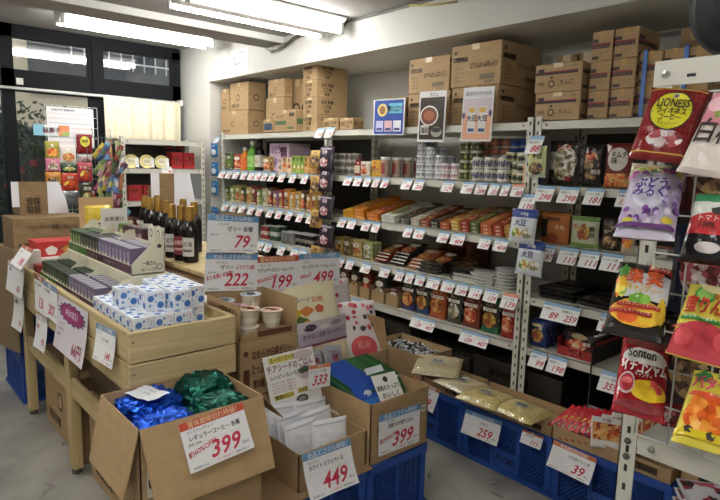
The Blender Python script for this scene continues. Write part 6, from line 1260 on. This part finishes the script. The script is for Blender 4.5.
def hero(pts, art, label, yt=RY-.03, yb=RY-.1, t=.035, hook=True, w=None, h=None):
    TL, TR, BL = onY(*pts[0], yt), onY(*pts[1], yt), onY(*pts[2], yb)
    if len(pts) > 3:      # turn the bag so that it hangs as a true rectangle
        best = None
        for i in range(25):
            for j in range(25):
                a = onY(*pts[1], yt-.07+.0058*i); b = onY(*pts[2], yt-.2+.009*j); u, v = a-TL, b-TL
                q = proj(b+u); e = abs(u.normalized().dot(v.normalized()))*40+math.hypot(q[0]-pts[3][0], q[1]-pts[3][1])
                if best is None or e < best[0]: best = (e, a, b)
        TR, BL = best[1], best[2]
    mt, W, H_ = frame(TL, TR, BL); m = pouch(W, H_, t, {**art, 'up': 5, 'vp': 7, 'tl': .003})
    o = obj('candy_bag', m, label=label, cat='candy bag', mtx=mt @ Matrix.Translation((0, 0, -H_)))
    if hook: hk = M(); hk.tube([(0, .04, H_*.985), (0, 0, H_*.975), (0, -.014, H_*.975), (0, -.018, H_*.985)], .0016, 'b8b8b4', 6); hk.tube([(0, .04, H_*.985), (0, .04, H_*1.03)], .0016, 'b8b8b4', 6); obj('hook', hk, parent=o)
    return o
def lines_x(n, k, a, **kw): return []
A1 = dict(base='7c2020.g', res=(24, 30), seal='6a1a1a.g', art=[('r', -.97, .97, .925, .94, 'c9a03c'), ('r', -.97, .97, .06, .075, 'c9a03c')]
    +[('r', -.95+.16*i, -.94+.16*i, .1, .9, '94383a') for i in range(12)]+[('r', -.93, .93, .14+.08*i, .143+.08*i, '94383a') for i in range(10)]
    +[('o', .05, .24, .62, .12, FOOD['candy']), ('o', -.05, .2, .2, .06, 'c8b8b8', .12), ('o', .3, .24, .18, .05, 'a04a50', .12), ('o', -.02, .62, .72, .27, '2a241c'), ('o', -.02, .62, .68, .252, 'd8d02c'), ('o', 0, .83, .11, .035, 'a8a49a'), ('o', .0, .83, .06, .018, '4a4a40'),
    ('t', 'LIONESS', 0, .66, .11, '1c1a14', 'c', .56), ('t', 'ライオネス', 0, .565, .075, '1c1a14', 'c', .5), ('t', 'コーヒー', 0, .48, .07, '1c1a14', 'c', .38), ('t', 'キャンディー', 0, .415, .04, '1c1a14', 'c', .34)])
hero(((652, 88), (712, 91), (628, 158), (689, 167)), A1, 'dark red coffee candy bag with a yellow oval, highest hung bag')
R = random.Random(11)
A2 = dict(base='c9c2d4.g', res=(24, 28), seal='d8d4e0.g', art=[('o', -.1, .58, .62, .26, 'dcd9e6')]
    +[('o', R.uniform(-.95, .95), R.uniform(.1, .34), .11, .045, ['5a2f78', 'b8a4cc', '7a4a94', 'd8ccd8'][i % 4]) for i in range(22)]+[('o', R.uniform(.5, .95), R.uniform(.3, .8), .09, .035, ['6a4a88', 'b8a4cc', '8a7aa8'][i % 3]) for i in range(14)]
    +[('o', x, z, .14, .04, k, .12) for x, z, k in ((-.75, .86, 'a8408a'), (-.55, .9, '9aa84a'), (-.4, .84, '7a3a84'), (.2, .92, '8aa04a'), (.35, .88, 'b04a94'), (.6, .86, '9a3a88'), (.85, .84, 'c8c04a'), (-.85, .78, 'b8609c'))]
    +[('r', -.98, .98, .035, .075, '5a2a6a'), ('o', -.6, .1, .2, .03, 'c8c04a'), ('o', .7, .12, .2, .04, 'd0b83a'), ('t', 'サクマの', -.1, .75, .035, '4a2a78', 'c', .2), ('t', 'ぶどう', -.08, .57, .13, '3c2478', 'c', .55), ('t', 'みるく', -.12, .43, .13, '4a2a84', 'c', .55)])
hero(((631, 173), (686, 175), (613, 236), (681, 241)), A2, 'lavender grape milk candy bag with purple lettering')
A3 = dict(base='24211f.g', res=(24, 28), art=[('r', -.6, .95, .42, .8, 'd4d6dc.g'), ('o', -.72, .62, .24, .22, FOOD['fruit'], .1), ('o', -.75, .8, .2, .1, '4a8a3a', .2), ('o', 0, .24, .95, .17, 'e0a82c', .03), ('o', -.3, .2, .4, .1, 'd85a24', .1), ('o', .4, .22, .35, .12, 'e8c03a', .1), ('o', -.05, .4, .34, .1, '6aa838', .05), ('o', .2, .41, .18, .07, '8ac048'), ('o', .78, .3, .16, .17, 'e0b834', .05),
    ('r', .1, .95, .83, .92, 'a82424'), ('t', '果汁入り', .5, .845, .06, 'f0e0c0', 'c', .35), ('t', '果', -.32, .62, .17, 'c8501c', 'c', .3), ('t', '実', .38, .62, .17, 'c8501c', 'c', .3), ('t', 'キャンディー', .1, .5, .085, 'd8b02c', 'c', .6), ('r', -.75, .75, .285, .345, 'a82820'), ('t', 'アップル グレープ オレンジ', 0, .3, .035, 'f0e0c0', 'c', .7), ('r', -.95, .5, .19, .25, 'a82820'), ('t', 'パイン レモン いちご味', -.2, .205, .035, 'f0e0c0', 'c', .65)])
hero(((620, 262), (675, 271), (601, 331), (666, 347)), A3, 'black and white fruit candy bag with apples and oranges')
A4 = dict(base='9a1c28.g', res=(24, 28), art=[('o', 0, .9, .9, .09, '7a1620'), ('t', 'おいしさそのまま', 0, .84, .05, '3a6a3a', 'c', .8), ('o', 0, .68, .9, .13, 'ece8e4'), ('r', -.7, .98, .5, .6, '9a1c28.g'), ('t', 'Sonton', -.15, .655, .13, '1c1a1a', 'c', .58), ('o', .62, .68, .22, .09, 'd8d8d8', .08), ('t', 'イチゴジャム', 0, .46, .13, 'f0ece8', 'c', .9), ('t', 'キャンディ', 0, .4, .05, 'f0ece8', 'c', .35),
    ('o', .25, .25, .72, .13, 'd8b420'), ('t', 'つぶつぶ食感', .1, .26, .045, '9a4a20', 'c', .4), ('o', -.62, .3, .32, .14, 'c8b0b0'), ('o', -.62, .3, .27, .115, 'a02430'), ('o', -.62, .33, .2, .04, 'd86a70'), ('o', .45, .34, .15, .05, 'c83a44'), ('o', .65, .28, .15, .05, 'b83040'), ('o', 0, .06, .95, .05, '7a1620')])
hero(((623, 337), (671, 348), (609, 409), (664, 426)), A4, 'red strawberry jam candy bag with a white oval, lowest of the left column')
A5 = dict(base='d8cc54.g', res=(24, 28), bands=[(0, .28, 'b8404a.g')], art=[('o', 0, .3, .98, .09, 'b8404a.g', .14), ('o', -.6, .18, .3, .12, 'c84a50', .05), ('o', .1, .16, .3, .12, 'a83038', .05), ('o', .65, .2, .25, .1, 'c84a50'), ('o', -.3, .78, .4, .14, '4a9a44'), ('o', -.3, .78, .3, .1, '8ac060'), ('o', .2, .9, .8, .08, 'e0d8a0', .1), ('t', '信州', .3, .72, .07, 'c85a2c', 'c', .3), ('t', '蜜りんご', 0, .5, .19, 'b83424', 'c', .9), ('r', -.9, .9, .395, .45, '3a8a3a'), ('t', 'はちみつ林檎キャンディ', 0, .405, .035, 'f0f0d8', 'c', .8)])
hero(((690, 284), (745, 296), (664, 352), (730, 372)), A5, 'yellow and red honey apple candy bag cut by the right frame edge', yt=RY-.06, yb=RY-.13)
A6 = dict(base='dccb4c.g', res=(24, 28), art=[('o', -.55, .85, .3, .09, '2f7a38', .25), ('t', '北海道', .35, .84, .06, '2a5a2c', 'c', .4), ('t', 'バター飴', .05, .66, .15, 'c83a68', 'c', .9), ('o', 0, .58, .9, .05, 'd8502c'), ('t', '純正', .1, .57, .035, 'f0e8c0', 'c', .4), ('o', 0, .3, .85, .24, FOOD['orange'])]+[('o', R.uniform(-.7, .7), R.uniform(.14, .48), .17, .06, ['e07a1c', 'f09a3c', 'd8601c', 'f6b860'][i % 4], .06) for i in range(16)]+[('r', -.98, .98, .035, .11, 'd8c02c.g'), ('o', -.5, .1, .16, .04, '2a2a24', .1), ('o', .3, .08, .16, .04, '2a2a24', .1)])
hero(((694, 370), (748, 382), (673, 441), (733, 460)), A6, 'yellow butter candy bag with orange sweets, lowest on the right', yt=RY-.06, yb=RY-.12)
A7 = dict(base='dcd0c8.g', res=(20, 24), bands=[(.55, 1, 'd8909c.g')], art=[('o', -.5, .8, .4, .1, 'e8b8c0'), ('o', -.2, .68, .3, .05, '8a9a4a', .2), ('t', '白桃', 0, .34, .22, '3a2a2a', 'c', .8), ('o', .3, .85, .4, .12, 'e8e0dc')])
hero(((714, 92), (770, 96), (693, 174)), A7, 'pink and cream white peach candy bag at the right frame edge', yt=RY-.06, yb=RY-.15)
A8 = dict(base='c8343a.g', res=(20, 26), bands=[(.84, 1, '3a8a5a.g'), (.62, .84, 'd8ddd4.g'), (0, .4, '1c1a1c.g')], art=[('o', 0, .56, .85, .13, 'b82428'), ('t', 'トマト', -.1, .57, .07, 'f0e8e0', 'c', .6), ('t', '100%', -.1, .48, .07, '2a1a1a', 'c', .5), ('o', .3, .72, .4, .06, '2a2426', .05), ('o', .1, .2, .5, .08, 'd8d0d0')])
hero(((696, 193), (750, 196), (684, 262)), A8, 'red black and green candy bag between the peach and apple bags', yt=RY-.06, yb=RY-.12)
# second bags hanging behind the first ones
hero(((632, 163), (672, 166), (622, 180)), dict(base='b8a88a.g', art=[('o', 0, .5, .7, .3, FOOD['green'])]), 'green topped bag peeping out between the coffee and grape bags', yt=RY-.02, yb=RY-.03, t=.015, hook=False)
hero(((661, 402), (682, 405), (658, 425)), dict(base='7a1c24.g', art=[('o', 0, .5, .6, .3, FOOD['candy'])]), 'dark red bag partly hidden behind the strawberry bag', yt=RY-.0, yb=RY-.01, t=.01, hook=False)
for j in range(3):
    for i in range(5):
        m = pouch(.155, .21, .04, dict(base=['3a1418.g', '18203a.g', '4a181c.g', '20242c.g'][(i+j) % 4], art=[('o', 0, .5, .7, .3, FOOD['candy' if (i+j) % 2 else 'dark'])]))
        obj('candy_bag', m, label='dark bag hanging behind the front wire net, %s row' % ['lowest', 'middle', 'top'][j], cat='candy bag', group='dark bags behind the front net, %s row' % ['lowest', 'middle', 'top'][j], loc=(-.45+i*.165, RY+.06, .93+j*.24))
for i, (a, b, k) in enumerate(((.0, .16, '5c1c22.g'), (.2, .36, '4a1820.g'), (-.35, -.2, '202c5a.g'))):
    obj('candy_bag', pouch(.15, .2, .03, dict(base=k, art=[('o', 0, .5, .7, .3, FOOD['candy'])])), label=['dark maroon bag standing on the rack behind the net, middle', 'dark maroon bag standing on the rack behind the net, right', 'navy bag standing on the rack behind the net'][i], cat='candy bag', loc=(a-.1, RY+.12, .862))
# trays and cup on the lower shelf
p = onZ(700, 492, .64); mt_ = tray_mesh(.2, .15, .03, 'c4c6c8.g', 'food:8a2a3a,c8c8cc,2a2426,b04a5a:22').mesh('food_tray')
for k in range(5): obj('food_tray', mt_, label='clear plastic tray of pink pickles stacked under the front rack', cat='food tray', group='stack of pink pickle trays', loc=(-.455+.004*k, RY+.36, .453+.0315*k), rz=.5+.03*k)
carton(.2, .1, .06, 'small brown box under the dark dessert cups', 'plain', (-.44, RY+.505, .452))
for cxx, cy, cl2, ck, cl3 in ((-.5, RY+.5, 'dark cup with a red and white lid behind the pickle trays', '1c181a.g', 'b8b4b6.g'), (-.39, RY+.5, 'grey lidded cup at the far right behind the pickle trays', '6a5a54.g', '7a7472.g')):
    t = empty('dessert_cup', cl2, 'cup', loc=(cxx, cy, .513)); m = M(); m.lathe([(.035, 0), (.042, .05), (.045, .085)], ck, n=20); obj('cup_body', m, parent=t); m = M(); m.lathe([(.047, .085), (.047, .097), (.03, .103), (0, .103)], cl3, n=20)
    if ck[0] == '1': m.disc(0, 0, .03, .03, 'a83a48', mp=lambda x, y, l: (x, y, .103+l))
    obj('lid', m, parent=t)
# round mirror seen from behind on top of the rack
p = onY(750, 2, RY+.12); t = empty('round_mirror', 'large round black backed mirror with a grey rim above the front rack', 'mirror', loc=p)
t.rotation_euler = (Vector((.1, -1.0, -.12))).to_track_quat('Z', 'Y').to_euler()
m = M(); m.lathe([(.113, .006), (.1, .03), (.06, .045), (0, .05)], '0a0a0b', n=40); obj('mirror_back', m, parent=t)
m = M(); m.lathe([(.113, .006), (.12, .004), (.122, -.004), (.12, -.012), (.11, -.014)], '33353a', n=40); obj('mirror_rim', m, parent=t)
m = M(); m.lathe([(.11, -.014), (.07, -.024), (0, -.03)], 'c8ccd0.m', n=40); obj('mirror_face', m, parent=t)
m = M(); m.tube([(0, -.118, 0), (0, -.16, 0), (0, -.19, .0)], .008, '2a2a2c', 8); obj('mirror_stem', m, parent=t)
